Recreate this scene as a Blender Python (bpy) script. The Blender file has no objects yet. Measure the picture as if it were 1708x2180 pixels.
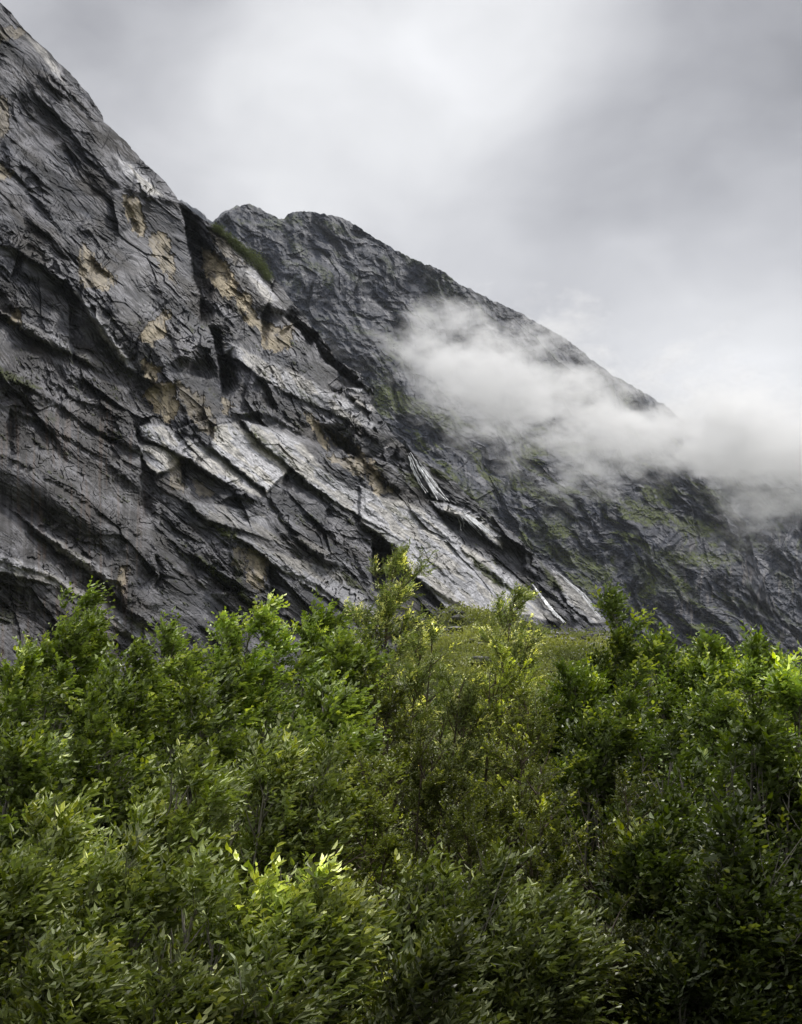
import bpy, math, random
import numpy as np

# ------------------------------------------------------------------ camera, world, sun
sc = bpy.context.scene
COL = sc.collection
CAM = np.array([0.0, 0.0, 4.0])
PITCH = math.radians(17.0)
HALF = math.radians(21.0)
W0, H0 = 1708.0, 2180.0                       # overview frame in which the photo was measured
FPX = (H0 / 2) / math.tan(HALF)

cd = bpy.data.cameras.new("camera")
cam = bpy.data.objects.new("camera", cd)
COL.objects.link(cam)
cam.location = CAM
cam.rotation_euler = (math.pi / 2 + PITCH, 0, 0)
cd.sensor_fit = 'VERTICAL'
cd.sensor_height = 24.0
cd.lens = 12.0 / math.tan(HALF)
cd.clip_start = 0.1
cd.clip_end = 30000
sc.camera = cam

def rays(u, v):
    """directions through photo points; unit depth along the view axis"""
    a = (np.asarray(u, float) - W0 / 2) / FPX
    b = -(np.asarray(v, float) - H0 / 2) / FPX
    cy, sy = math.cos(PITCH), math.sin(PITCH)
    return np.stack([a, cy - b * sy, sy + b * cy], -1)

SUN_EL, SUN_AZ = math.radians(58), math.radians(48)     # azimuth from +Y towards +X
sun_dir = np.array([math.sin(SUN_AZ) * math.cos(SUN_EL), math.cos(SUN_AZ) * math.cos(SUN_EL), math.sin(SUN_EL)])
sd = bpy.data.lights.new("sun", 'SUN')
sd.energy = 1.5
sd.angle = math.radians(10)
sd.color = (1.0, 0.965, 0.92)
sun = bpy.data.objects.new("sun", sd)
COL.objects.link(sun)
from mathutils import Vector
sun.rotation_euler = Vector(sun_dir).to_track_quat('Z', 'Y').to_euler()
sun.location = (60, 30, 90)

world = bpy.data.worlds.new("World")
sc.world = world
world.use_nodes = True
wt = world.node_tree
wt.nodes.clear()

class NT:
    """tiny node helper"""
    def __init__(s, t): s.t = t
    def n(s, k, **kw):
        nd = s.t.nodes.new(k)
        for a, b in kw.items(): setattr(nd, a, b)
        return nd
    def put(s, sock, x):
        if isinstance(x, bpy.types.NodeSocket): s.t.links.new(x, sock)
        elif x is not None: sock.default_value = x
    def m(s, op, a, b=None, c=None, clamp=False):
        nd = s.n('ShaderNodeMath', operation=op, use_clamp=clamp)
        s.put(nd.inputs[0], a); s.put(nd.inputs[1], b)
        if c is not None: s.put(nd.inputs[2], c)
        return nd.outputs[0]
    def vm(s, op, a, b=None, out=0):
        nd = s.n('ShaderNodeVectorMath', operation=op)
        s.put(nd.inputs[0], a); s.put(nd.inputs[1], b)
        return nd.outputs[out]
    def noise(s, vec, scale, detail=4, rough=.55, dist=0.0, out=0):
        nd = s.n('ShaderNodeTexNoise')
        s.put(nd.inputs['Vector'], vec)
        nd.inputs['Scale'].default_value = scale
        nd.inputs['Detail'].default_value = detail
        nd.inputs['Roughness'].default_value = rough
        nd.inputs['Distortion'].default_value = dist
        return nd.outputs[out]
    def rng(s, x, a, b, c=0.0, d=1.0, smooth=False):
        nd = s.n('ShaderNodeMapRange')
        if smooth: nd.interpolation_type = 'SMOOTHSTEP'
        s.put(nd.inputs[0], x)
        for i, q in zip((1, 2, 3, 4), (a, b, c, d)): s.put(nd.inputs[i], q)
        return nd.outputs[0]
    def mix(s, f, a, b, mode='MIX'):
        nd = s.n('ShaderNodeMix', data_type='RGBA', blend_type=mode)
        s.put(nd.inputs[0], f); s.put(nd.inputs[6], a); s.put(nd.inputs[7], b)
        return nd.outputs[2]
    def mapping(s, vec, scale=(1, 1, 1), loc=(0, 0, 0), rot=(0, 0, 0)):
        nd = s.n('ShaderNodeMapping')
        s.put(nd.inputs[0], vec)
        nd.inputs['Location'].default_value = loc
        nd.inputs['Rotation'].default_value = rot
        nd.inputs['Scale'].default_value = scale
        return nd.outputs[0]

w = NT(wt)
sky = w.n('ShaderNodeTexSky', sky_type='NISHITA')
sky.sun_disc = False
sky.sun_elevation = SUN_EL
sky.sun_rotation = SUN_AZ
sky_bg = w.n('ShaderNodeBackground')
w.put(sky_bg.inputs[0], sky.outputs[0]); sky_bg.inputs[1].default_value = 0.10
dirv = w.vm('NORMALIZE', w.n('ShaderNodeTexCoord').outputs['Generated'])
# cloud cover: brighter and thicker patches of the overcast, each at its own bearing
wn = w.noise(dirv, 5.0, 3, .45, .0, out=1)
wv = w.vm('ADD', dirv, w.vm('SCALE', w.vm('SUBTRACT', wn, (0.5, 0.5, 0.5)), None))
wv.node.inputs[0].default_value = (0, 0, 0)
sc_n = wv.node.inputs[1].links[0].from_node
sc_n.inputs['Scale'].default_value = 0.12
wv = w.vm('NORMALIZE', wv)
val = 0.49
acc = None
patches = [  # u, v, angular size (deg), strength
    (800, 60, 6.5, .25), (1180, 110, 4, .13), (1240, -20, 3, .08), (560, 420, 4, .06), (560, 130, 4, .10), (980, 260, 4.5, .16), (170, 330, 5, .05),
    (1650, 780, 3.6, .36), (1420, 640, 4, .16), (930, 480, 4.5, .15), (1640, 400, 3, .10), (700, 330, 3.5, .06),
    (1180, 470, 5.0, -.14), (1560, 130, 4.5, -.19), (1690, 80, 3.5, -.12), (1330, 330, 3.5, -.10), (1000, 420, 3.5, -.06),
    (230, -10, 4.0, -.24), (700, -60, 5, -.10), (60, 60, 4, -.05), (470, 400, 4, -.05), (1620, 580, 3.2, -.12), (1500, 450, 3, -.06)]
for (u, v, s_, k_) in patches:
    c = rays(u, v); c = c / np.linalg.norm(c)
    kk = 1.0 / (math.radians(s_) ** 2)
    dt = w.vm('DOT_PRODUCT', wv, tuple(c), out=1)
    g = w.m('EXPONENT', w.m('MULTIPLY', w.m('SUBTRACT', dt, 1.0), kk))
    g = w.m('MINIMUM', g, 1.15)
    g = w.m('MULTIPLY', g, k_ * .66)
    acc = g if acc is None else w.m('ADD', acc, g)
n2 = w.noise(w.mapping(wv, (1, 1, 1.5)), 4.2, 5, .5, .0)
n3 = w.noise(w.mapping(wv, (1, 1, 1.7)), 12.0, 4, .5, .0)
lum = w.m('ADD', w.m('ADD', acc, val), w.m('MULTIPLY', w.m('SUBTRACT', n2, .5), .36))
lum = w.m('ADD', lum, w.m('MULTIPLY', w.m('SUBTRACT', n3, .5), .26))
lum = w.m('MULTIPLY', w.m('MAXIMUM', lum, .2), .70)
# an overcast sky is brightest overhead
sepd = w.n('ShaderNodeSeparateXYZ'); w.put(sepd.inputs[0], dirv)
lum = w.m('MULTIPLY', lum, w.rng(sepd.outputs[2], .60, 1.0, 1.0, 2.3, smooth=True))
tint = w.mix(w.rng(lum, .24, .50), (0.982, 0.982, 1.04, 1), (0.988, 0.992, 1.01, 1))
cl_bg = w.n('ShaderNodeBackground')
w.put(cl_bg.inputs[0], tint); w.put(cl_bg.inputs[1], lum)
mx = w.n('ShaderNodeMixShader'); mx.inputs[0].default_value = 0.96
wt.links.new(sky_bg.outputs[0], mx.inputs[1]); wt.links.new(cl_bg.outputs[0], mx.inputs[2])
wo = w.n('ShaderNodeOutputWorld')
wt.links.new(mx.outputs[0], wo.inputs[0])

sc.view_settings.view_transform = 'Standard'
sc.view_settings.look = 'None'
sc.view_settings.exposure = 0.8
sc.view_settings.gamma = 1.0
sc.render.engine = 'CYCLES'
sc.cycles.max_bounces = 12
sc.cycles.transparent_max_bounces = 8
sc.cycles.volume_bounces = 12
sc.cycles.volume_step_rate = 1.0
sc.cycles.volume_max_steps = 256

# ------------------------------------------------------------------ numpy helpers
def hsh(ix, iy, seed):
    h = (ix.astype(np.int64) * 374761393 + iy.astype(np.int64) * 668265263 + seed * 1274126177) & 0xFFFFFFFF
    h = ((h ^ (h >> 13)) * 1274126177) & 0xFFFFFFFF
    h = ((h ^ (h >> 16)) * 2246822519) & 0xFFFFFFFF
    return (h ^ (h >> 15)) & 0xFFFFFFFF
def h01(ix, iy, seed): return hsh(ix, iy, seed) / 4294967295.0
def gn(x, y, seed=0):
    xi = np.floor(x); yi = np.floor(y); fx = x - xi; fy = y - yi
    def g(dx, dy):
        a = h01(xi + dx, yi + dy, seed) * 2 * math.pi
        return np.cos(a) * (fx - dx) + np.sin(a) * (fy - dy)
    sx = fx * fx * fx * (fx * (fx * 6 - 15) + 10); sy = fy * fy * fy * (fy * (fy * 6 - 15) + 10)
    a = g(0, 0); b = g(1, 0); c = g(0, 1); d = g(1, 1)
    return ((a + (b - a) * sx) * (1 - sy) + (c + (d - c) * sx) * sy) * 1.5
def fbm(x, y, seed=0, o=4, r=.5):
    s = 0; k = 1.0
    for i in range(o):
        s = s + k * gn(x * 2 ** i + 17.3 * i, y * 2 ** i - 9.1 * i, seed + i); k *= r
    return s
def ridged(x, y, seed=0, o=4, r=.5):
    s = 0; k = 1.0
    for i in range(o):
        s = s + k * (1 - 2 * np.abs(gn(x * 2 ** i + 7.3 * i, y * 2 ** i - 3.1 * i, seed + i))); k *= r
    return s
def voro(x, y, seed=0):
    """nearest cell: returns facet height (random tilt per cell), edge distance, cell random"""
    xi = np.floor(x); yi = np.floor(y)
    d1 = np.full(x.shape, 9.0); d2 = np.full(x.shape, 9.0)
    f = np.zeros(x.shape); rid = np.zeros(x.shape)
    for dx in (-1, 0, 1):
        for dy in (-1, 0, 1):
            cx = xi + dx; cy = yi + dy
            px = cx + h01(cx, cy, seed); py = cy + h01(cx, cy, seed + 5)
            ex = x - px; ey = y - py
            d = ex * ex + ey * ey
            r0 = h01(cx, cy, seed + 9)
            ff = (r0 - .5) + ex * (h01(cx, cy, seed + 11) - .5) * 1.3 + ey * (h01(cx, cy, seed + 13) - .5) * 1.3
            nb = d < d1
            d2 = np.where(nb, d1, np.minimum(d2, d))
            f = np.where(nb, ff, f); rid = np.where(nb, r0, rid); d1 = np.where(nb, d, d1)
    return f, np.sqrt(d2) - np.sqrt(d1), rid
def sstep(a, b, x):
    t = np.clip((x - a) / (b - a), 0, 1); return t * t * (3 - 2 * t)
def seg_sd(u, v, pts):
    """unsigned distance to the polyline and signed side (positive on the upper right)"""
    best = np.full(u.shape, 1e9); side = np.zeros(u.shape); par = np.zeros(u.shape)
    L = 0.0
    segs = []
    for a, b in zip(pts[:-1], pts[1:]):
        l = math.hypot(b[0] - a[0], b[1] - a[1]); segs.append((a, b, L, l)); L += l
    for a, b, l0, l in segs:
        dx, dy = (b[0] - a[0]) / l, (b[1] - a[1]) / l
        px, py = u - a[0], v - a[1]
        t = np.clip(px * dx + py * dy, 0, l)
        d = np.hypot(px - t * dx, py - t * dy)
        s = px * dy - py * dx
        m = d < best
        best = np.where(m, d, best); side = np.where(m, np.sign(s), side); par = np.where(m, (l0 + t) / L, par)
    return best, side, par
def poly_sd(u, v, pts):
    """signed distance, positive inside"""
    n = len(pts)
    best = np.full(u.shape, 1e9); ins = np.zeros(u.shape, bool)
    for i in range(n):
        a = pts[i]; b = pts[(i + 1) % n]
        dx, dy = b[0] - a[0], b[1] - a[1]
        l2 = dx * dx + dy * dy + 1e-9
        t = np.clip(((u - a[0]) * dx + (v - a[1]) * dy) / l2, 0, 1)
        best = np.minimum(best, np.hypot(u - a[0] - t * dx, v - a[1] - t * dy))
        c = ((a[1] > v) != (b[1] > v))
        with np.errstate(divide='ignore', invalid='ignore'):
            xx = dx * (v - a[1]) / (dy if dy != 0 else 1e-9) + a[0]
        ins ^= c & (u < xx)
    return np.where(ins, best, -best)
def local(u, v, pts, margin, fn):
    """apply fn only near the feature"""
    us = [p[0] for p in pts]; vs = [p[1] for p in pts]
    m = (u > min(us) - margin) & (u < max(us) + margin) & (v > min(vs) - margin) & (v < max(vs) + margin)
    out = np.zeros(u.shape)
    if m.any(): out[m] = fn(u[m], v[m])
    return out

def link_mesh(name, verts, faces, mat, parent=None, colors=None, smooth=False, loc=None, uvs=None):
    """verts (N,3); faces (M,k) with one k"""
    me = bpy.data.meshes.new(name)
    verts = np.ascontiguousarray(verts, np.float32); faces = np.ascontiguousarray(faces, np.int32)
    me.vertices.add(len(verts)); me.vertices.foreach_set('co', verts.ravel())
    k = faces.shape[1]
    me.loops.add(faces.size); me.loops.foreach_set('vertex_index', faces.ravel())
    me.polygons.add(len(faces)); me.polygons.foreach_set('loop_start', np.arange(len(faces), dtype=np.int32) * k)
    if colors is not None:
        at = me.color_attributes.new('Col', 'FLOAT_COLOR', 'POINT')
        c4 = np.ones((len(verts), 4), np.float32); c4[:, :colors.shape[1]] = colors
        at.data.foreach_set('color', c4.ravel())
    me.polygons.foreach_set('use_smooth', np.full(len(faces), smooth))
    me.update(calc_edges=True); me.validate()
    me.materials.append(mat)
    o = bpy.data.objects.new(name, me); COL.objects.link(o)
    if parent is not None: o.parent = parent
    if loc is not None: o.location = loc
    return o
def grid_faces(r, c):
    i = np.arange(r * c).reshape(r, c)
    return np.stack([i[:-1, :-1], i[1:, :-1], i[1:, 1:], i[:-1, 1:]], -1).reshape(-1, 4)
def tag(o, label=None, cat=None, group=None, kind=None):
    if label: o['label'] = label
    if cat: o['category'] = cat
    if group: o['group'] = group
    if kind: o['kind'] = kind
    return o
def empty(name, loc):
    o = bpy.data.objects.new(name, None); COL.objects.link(o); o.location = loc
    o.empty_display_size = .3
    return o

# ------------------------------------------------------------------ materials
def new_mat(name):
    m = bpy.data.materials.new(name); m.use_nodes = True
    t = m.node_tree; t.nodes.clear()
    return m, NT(t)

def rock_material(name, fine, bump, rough_lo, rough_hi):
    """vertex colour carries the rock colour and any painted slab sheen; alpha carries wetness; fine grain added here"""
    m, k = new_mat(name)
    at = k.n('ShaderNodeAttribute', attribute_name='Col')
    pos = k.n('ShaderNodeTexCoord').outputs['Object']
    mp = k.mapping(pos, (1.0, 1.0, 1.0), rot=(0, 0.6, 0))
    st = k.mapping(mp, (0.28, 0.28, 1.0))
    n1 = k.noise(st, fine, 6, .7, .0)
    n2 = k.noise(pos, fine * 2.6, 5, .7, .2)
    f = k.m('MULTIPLY', k.rng(n1, .3, .7, .55, 1.5), k.rng(n2, .25, .75, .72, 1.3))
    col = k.mix(1.0, at.outputs['Color'], f, 'MULTIPLY')
    p = k.n('ShaderNodeBsdfPrincipled')
    k.put(p.inputs['Base Color'], col)
    rg = k.rng(at.outputs['Alpha'], 0, 1, rough_hi, rough_lo)
    rg = k.m('ADD', rg, k.rng(n2, .2, .8, -.12, .12), clamp=True)
    k.put(p.inputs['Roughness'], rg)
    p.inputs['Specular IOR Level'].default_value = 0.24
    b = k.n('ShaderNodeBump'); b.inputs['Strength'].default_value = 1.0
    b.inputs['Distance'].default_value = bump
    hsum = k.m('ADD', n1, k.m('MULTIPLY', n2, .75))
    k.put(b.inputs['Height'], hsum)
    k.put(p.inputs['Normal'], b.outputs[0])
    o = k.n('ShaderNodeOutputMaterial'); k.t.links.new(p.outputs[0], o.inputs[0])
    return m
M_CLIFF = rock_material('cliff_rock', .55, .30, .46, .80)
M_FAR = rock_material('far_rock', .22, 1.3, .45, .85)

def leaf_material(name, under, trans=.22, rough=.42):
    m, k = new_mat(name)
    at = k.n('ShaderNodeAttribute', attribute_name='Col').outputs['Color']
    geo = k.n('ShaderNodeNewGeometry')
    hs = k.n('ShaderNodeHueSaturation'); k.put(hs.inputs['Color'], at)
    hs.inputs['Saturation'].default_value = .62; hs.inputs['Value'].default_value = under
    col = k.mix(geo.outputs['Backfacing'], at, hs.outputs[0])
    p = k.n('ShaderNodeBsdfPrincipled')
    k.put(p.inputs['Base Color'], col)
    p.inputs['Roughness'].default_value = rough
    p.inputs['Specular IOR Level'].default_value = .45
    tr = k.n('ShaderNodeBsdfTranslucent')
    tc = k.mix(1.0, at, (1.5, 1.6, .55, 1), 'MULTIPLY')
    k.put(tr.inputs['Color'], tc)
    mxs = k.n('ShaderNodeMixShader'); mxs.inputs[0].default_value = trans
    k.t.links.new(p.outputs[0], mxs.inputs[1]); k.t.links.new(tr.outputs[0], mxs.inputs[2])
    o = k.n('ShaderNodeOutputMaterial'); k.t.links.new(mxs.outputs[0], o.inputs[0])
    return m
M_LEAF = leaf_material('leaf', 2.5, rough=.46)
M_WILLOW = leaf_material('willow_leaf', 3.0, rough=.46)

def bark_material(name, c1, c2):
    m, k = new_mat(name)
    pos = k.n('ShaderNodeTexCoord').outputs['Object']
    n1 = k.noise(k.mapping(pos, (1, 1, .3)), 9, 5, .65)
    p = k.n('ShaderNodeBsdfPrincipled')
    k.put(p.inputs['Base Color'], k.mix(k.rng(n1, .35, .65), c1, c2))
    p.inputs['Roughness'].default_value = .85
    b = k.n('ShaderNodeBump'); b.inputs['Distance'].default_value = .01; k.put(b.inputs['Height'], n1)
    k.put(p.inputs['Normal'], b.outputs[0])
    o = k.n('ShaderNodeOutputMaterial'); k.t.links.new(p.outputs[0], o.inputs[0])
    return m
M_BARK = bark_material('grey_bark', (.13, .12, .10, 1), (.36, .33, .28, 1))
M_BARKD = bark_material('brown_bark', (.08, .065, .05, 1), (.22, .17, .125, 1))

# ------------------------------------------------------------------ the near cliff
SIL = [(-60, -75), (0, 5), (25, 28), (50, 60), (70, 80), (100, 105), (125, 135), (150, 155), (175, 185), (200, 215),
       (217, 243), (222, 258), (240, 277), (262, 295), (285, 320), (310, 350), (335, 370), (360, 395), (380, 425),
       (400, 440), (425, 462), (455, 480), (475, 495), (500, 515), (530, 545), (560, 570), (585, 595), (610, 625),
       (630, 650), (650, 675), (670, 700), (690, 725), (700, 740), (715, 760), (740, 780), (768, 795), (775, 815),
       (794, 828), (796, 842), (788, 856), (800, 872), (815, 895), (842, 930), (868, 955), (905, 985), (949, 1007),
       (987, 1045), (1031, 1084), (1098, 1139), (1120, 1161), (1164, 1205), (1202, 1227), (1235, 1260), (1263, 1288),
       (1290, 1321), (1330, 1360), (1420, 1440), (1500, 1540)]
SV = np.array([p[1] for p in SIL], float); SU = np.array([p[0] for p in SIL], float)
def sil(v): return np.interp(v, SV, SU)
vs_ = np.arange(-120, 1600, 4.0)
ss_ = np.convolve(np.pad(sil(vs_), 25, mode='edge'), np.ones(51) / 51, 'valid')
def silS(v): return np.interp(v, vs_, ss_)

n_sl = math.radians(66)
def wall_plane(pa, ta, pb, tb, slope):
    A = CAM + rays(*pa) * ta; B = CAM + rays(*pb) * tb
    h = (B - A); h[2] = 0; h /= np.linalg.norm(h)
    b = np.array([-h[1], h[0], 0])
    n = -b * math.sin(slope) + np.array([0, 0, math.cos(slope)])
    return n, float(n @ (A - CAM))
NA, DA = wall_plane((0, 1350), 330, (1290, 1330), 620, n_sl)

TAN = [  # polygon, strength
    ([(265, 422), (285, 418), (302, 440), (306, 500), (284, 484), (270, 462)], .75),
    ([(318, 500), (345, 497), (362, 510), (366, 552), (372, 602), (350, 578), (328, 545)], .6),
    ([(178, 520), (200, 550), (246, 594), (232, 615), (196, 606), (172, 604), (172, 550)], .62),
    ([(430, 533), (455, 540), (474, 552), (500, 592), (500, 622), (486, 636), (460, 615), (437, 578)], 1.0),
    ([(500, 620), (530, 628), (540, 662), (552, 697), (534, 690), (506, 652)], .9),
    ([(552, 682), (590, 700), (622, 690), (618, 738), (590, 748), (562, 735)], .8),
    ([(315, 698), (360, 663), (352, 712), (322, 736), (293, 722)], .75),
    ([(304, 768), (340, 780), (330, 812), (308, 800)], .8),
    ([(308, 842), (340, 815), (372, 815), (377, 872), (357, 900), (330, 872)], 1.0),
    ([(380, 812), (425, 845), (455, 888), (458, 930), (430, 915), (398, 872)], .42),
    ([(654, 878), (672, 893), (686, 918), (697, 958), (676, 932)], .8),
    ([(700, 915), (740, 935), (775, 968), (768, 974), (720, 945)], .6),
    ([(700, 972), (780, 978), (787, 1012), (750, 1002)], .6),
    ([(528, 1172), (572, 1190), (560, 1255), (530, 1228)], .7),
    ([(500, 1165), (520, 1172), (520, 1215), (500, 1200)], .45),
    ([(24, 663), (42, 663), (41, 697), (20, 686)], .8),
    ([(-5, 205), (15, 215), (18, 275), (-5, 300)], .5), ([(-5, 348), (26, 370), (10, 382), (-5, 380)], .7),
    ([(-5, 60), (30, 55), (56, 72), (30, 78), (-5, 90)], .35),
    ([(258, 1208), (270, 1210), (262, 1262), (250, 1240)], .8),
    ([(790, 985), (806, 1010), (830, 1048), (800, 1052), (788, 1020)], .7),
    ([(478, 850), (492, 855), (488, 880), (476, 870)], .6), ([(445, 490), (470, 500), (520, 560), (480, 540)], .3),
    ([(410, 1020), (440, 1040), (455, 1055), (420, 1050)], .35), ([(360, 985), (388, 975), (390, 1045), (365, 1035)], .35),
]
LIGHT = [  # pale slabs; wet sky sheen and upward tilt partly painted in as colour
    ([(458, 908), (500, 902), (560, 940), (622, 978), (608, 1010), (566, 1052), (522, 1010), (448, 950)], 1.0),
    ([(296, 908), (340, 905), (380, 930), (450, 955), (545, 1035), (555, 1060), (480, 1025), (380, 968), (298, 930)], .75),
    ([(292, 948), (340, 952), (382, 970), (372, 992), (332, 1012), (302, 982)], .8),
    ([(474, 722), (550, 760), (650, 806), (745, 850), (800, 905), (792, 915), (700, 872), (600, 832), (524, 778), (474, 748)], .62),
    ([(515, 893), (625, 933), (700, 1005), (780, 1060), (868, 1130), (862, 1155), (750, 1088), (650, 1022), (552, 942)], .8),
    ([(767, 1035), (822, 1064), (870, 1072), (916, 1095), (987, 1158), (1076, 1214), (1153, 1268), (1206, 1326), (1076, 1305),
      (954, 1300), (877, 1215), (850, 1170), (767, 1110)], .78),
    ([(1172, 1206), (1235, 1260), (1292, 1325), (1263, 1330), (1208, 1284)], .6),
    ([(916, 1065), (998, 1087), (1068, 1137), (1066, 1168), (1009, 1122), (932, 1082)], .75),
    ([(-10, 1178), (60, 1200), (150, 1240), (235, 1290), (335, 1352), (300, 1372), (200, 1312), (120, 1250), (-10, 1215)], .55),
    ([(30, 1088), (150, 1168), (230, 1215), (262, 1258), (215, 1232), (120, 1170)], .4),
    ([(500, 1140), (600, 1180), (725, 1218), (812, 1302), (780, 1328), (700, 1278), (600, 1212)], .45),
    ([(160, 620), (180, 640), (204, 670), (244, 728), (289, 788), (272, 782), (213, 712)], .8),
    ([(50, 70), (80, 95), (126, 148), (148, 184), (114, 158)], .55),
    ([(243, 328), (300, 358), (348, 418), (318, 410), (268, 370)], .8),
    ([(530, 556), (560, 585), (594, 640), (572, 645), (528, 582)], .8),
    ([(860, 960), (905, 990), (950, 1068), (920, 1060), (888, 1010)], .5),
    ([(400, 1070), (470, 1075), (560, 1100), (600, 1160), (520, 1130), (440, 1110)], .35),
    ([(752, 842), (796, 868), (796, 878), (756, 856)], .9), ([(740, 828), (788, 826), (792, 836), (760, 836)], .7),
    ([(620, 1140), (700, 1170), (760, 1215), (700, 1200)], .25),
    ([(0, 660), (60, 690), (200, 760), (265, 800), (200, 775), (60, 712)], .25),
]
MOSS = [
    ([(-10, 775), (30, 795), (92, 828), (60, 828), (-10, 800)], .8), ([(105, 880), (125, 890), (118, 900), (100, 892)], .5),
    ([(448, 1115), (502, 1132), (506, 1148), (470, 1140)], .9), ([(418, 1178), (460, 1205), (495, 1246), (455, 1222)], .8),
    ([(508, 1250), (540, 1280), (572, 1308), (530, 1296)], .9), ([(722, 1212), (765, 1240), (788, 1268), (745, 1248)], .8),
    ([(462, 478), (500, 512), (555, 560), (572, 580), (545, 572), (500, 532), (462, 492)], .9),
    ([(630, 820), (690, 865), (680, 872), (640, 840)], .6), ([(540, 915), (600, 965), (640, 1000), (600, 980), (545, 940)], .55),
    ([(1002, 1180), (1053, 1220), (1100, 1258), (1050, 1240), (1010, 1205)], 1.0),
    ([(845, 1000), (880, 1010), (905, 1040), (870, 1035)], .8), ([(900, 985), (950, 1010), (978, 1030), (930, 1015)], 1.0),
    ([(680, 1035), (715, 1060), (720, 1075), (690, 1055)], .6), ([(760, 1110), (850, 1150), (840, 1165)], .5),
    ([(1150, 1195), (1190, 1235), (1205, 1262), (1170, 1240)], .8), ([(480, 930), (540, 905), (560, 930)], .25),
    ([(-10, 1290), (30, 1310), (28, 1330), (-10, 1330)], .5), ([(380, 1150), (400, 1160), (395, 1166)], .7),
    ([(500, 1180), (520, 1215), (520, 1260), (502, 1240)], .5), ([(600, 715), (640, 740), (610, 740)], .3),
    ([(820, 1075), (860, 1090), (900, 1120), (850, 1105)], .5), ([(440, 690), (470, 705), (460, 712)], .6),
]
# edges of rock sheets: polyline, height of the lip (m), reach of the lip back over the sheet (px), width of the drop (px)
EDGE = [
    ([(280, 405), (320, 413), (380, 430)], 7, 60, 16), ([(172, 480), (200, 495)], 4, 20, 9), ([(198, 538), (220, 568), (242, 588)], 6, 30, 11),
    ([(548, 645), (600, 655), (650, 690), (690, 735), (730, 775), (770, 812)], 9, 30, 16),
    ([(380, 765), (415, 752), (445, 755), (466, 775)], 9, 60, 22), ([(678, 890), (750, 938), (782, 980)], 9, 50, 14),
    ([(785, 980), (812, 1012), (858, 1050)], 6, 40, 10), ([(370, 958), (450, 1003), (482, 1022)], 4.5, 60, 10),
    ([(465, 1067), (500, 1050), (550, 1065), (567, 1082)], 4, 40, 9), ([(567, 1052), (597, 1090), (650, 1155), (725, 1212)], 5, 50, 12),
    ([(590, 1192), (700, 1257), (778, 1318)], 5, 60, 12), ([(0, 788), (75, 828), (150, 873), (225, 918), (298, 962)], 5, 50, 14),
    ([(0, 510), (50, 538), (110, 578), (165, 618), (222, 697), (285, 790)], 7, 35, 16), ([(50, 1105), (125, 1155), (215, 1220), (280, 1300), (335, 1352)], 5, 45, 12),
    ([(1076, 1139), (1120, 1163), (1122, 1205), (1166, 1235)], 7, 25, 13), ([(932, 1080), (976, 1095), (1020, 1122), (1066, 1172)], 6, 30, 11),
    ([(1004, 1189), (1053, 1222), (1100, 1256)], 3, 40, 9), ([(485, 880), (550, 875), (600, 895), (652, 926)], 4, 40, 10),
    ([(550, 770), (566, 812), (600, 870), (667, 907)], 5, 40, 13), ([(610, 995), (675, 1040), (725, 1085), (800, 1135), (862, 1170)], 4.5, 40, 10),
    ([(0, 660), (60, 700), (150, 745), (240, 800)], 3.5, 40, 10), ([(0, 860), (100, 900), (200, 960), (300, 1040)], 2.5, 50, 10),
    ([(120, 812), (165, 850), (240, 870)], 3, 25, 8), ([(0, 960), (120, 1020), (260, 1110), (330, 1160)], 3.0, 60, 12),
    ([(0, 1190), (110, 1225), (190, 1280), (290, 1370)], 3.5, 40, 10), ([(210, 1220), (260, 1240), (270, 1290)], 4, 20, 9),
    ([(400, 1170), (470, 1215), (520, 1265), (600, 1340)], 3.5, 50, 10), ([(340, 1190), (420, 1230), (500, 1300)], 2.5, 40, 9),
    ([(420, 625), (470, 660), (510, 700)], 5, 40, 12), ([(300, 690), (340, 650), (372, 630)], 3, 20, 9),
    ([(340, 640), (300, 720), (285, 790)], 3, 20, 9), ([(420, 490), (450, 520), (500, 590), (540, 640)], 3, 40, 9),
    ([(735, 800), (770, 812), (790, 832)], 5, 30, 9), ([(738, 838), (760, 845), (792, 858)], 4, 20, 7), ([(755, 858), (795, 878)], 3, 16, 6),
    ([(700, 860), (760, 900), (830, 960)], 3, 40, 9), ([(720, 940), (760, 1000), (800, 1060)], 3, 30, 9),
    ([(820, 1060), (900, 1100), (960, 1150), (1040, 1205), (1150, 1290)], 2.5, 40, 7), ([(760, 1070), (840, 1120), (930, 1200), (1000, 1260)], 2.2, 40, 7),
    ([(860, 1200), (940, 1262), (1010, 1300)], 3.5, 40, 9), ([(640, 1080), (700, 1130), (760, 1180), (790, 1240)], 3.5, 40, 10),
    ([(100, 150), (150, 190), (210, 260)], 3, 30, 9), ([(60, 180), (120, 240), (190, 330), (260, 400)], 3, 40, 10),
    ([(0, 330), (60, 400), (120, 470), (170, 540)], 3, 40, 10), ([(90, 160), (125, 190), (150, 200)], 3, 20, 10),
    ([(5, 300), (50, 350), (90, 385)], 4, 30, 12), ([(430, 1000), (520, 1045), (560, 1085)], 2, 30, 6),
    ([(395, 880), (425, 925), (450, 955)], 4, 25, 9), ([(300, 800), (345, 818), (372, 812)], 5, 25, 8),
    ([(870, 950), (900, 990), (925, 1050)], 3, 16, 8), ([(845, 945), (850, 985), (830, 1040)], 4, 25, 10),
    ([(1150, 1240), (1190, 1275), (1240, 1330)], 3, 25, 7), ([(820, 1150), (860, 1200), (900, 1260)], 3, 25, 9),
]
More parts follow.
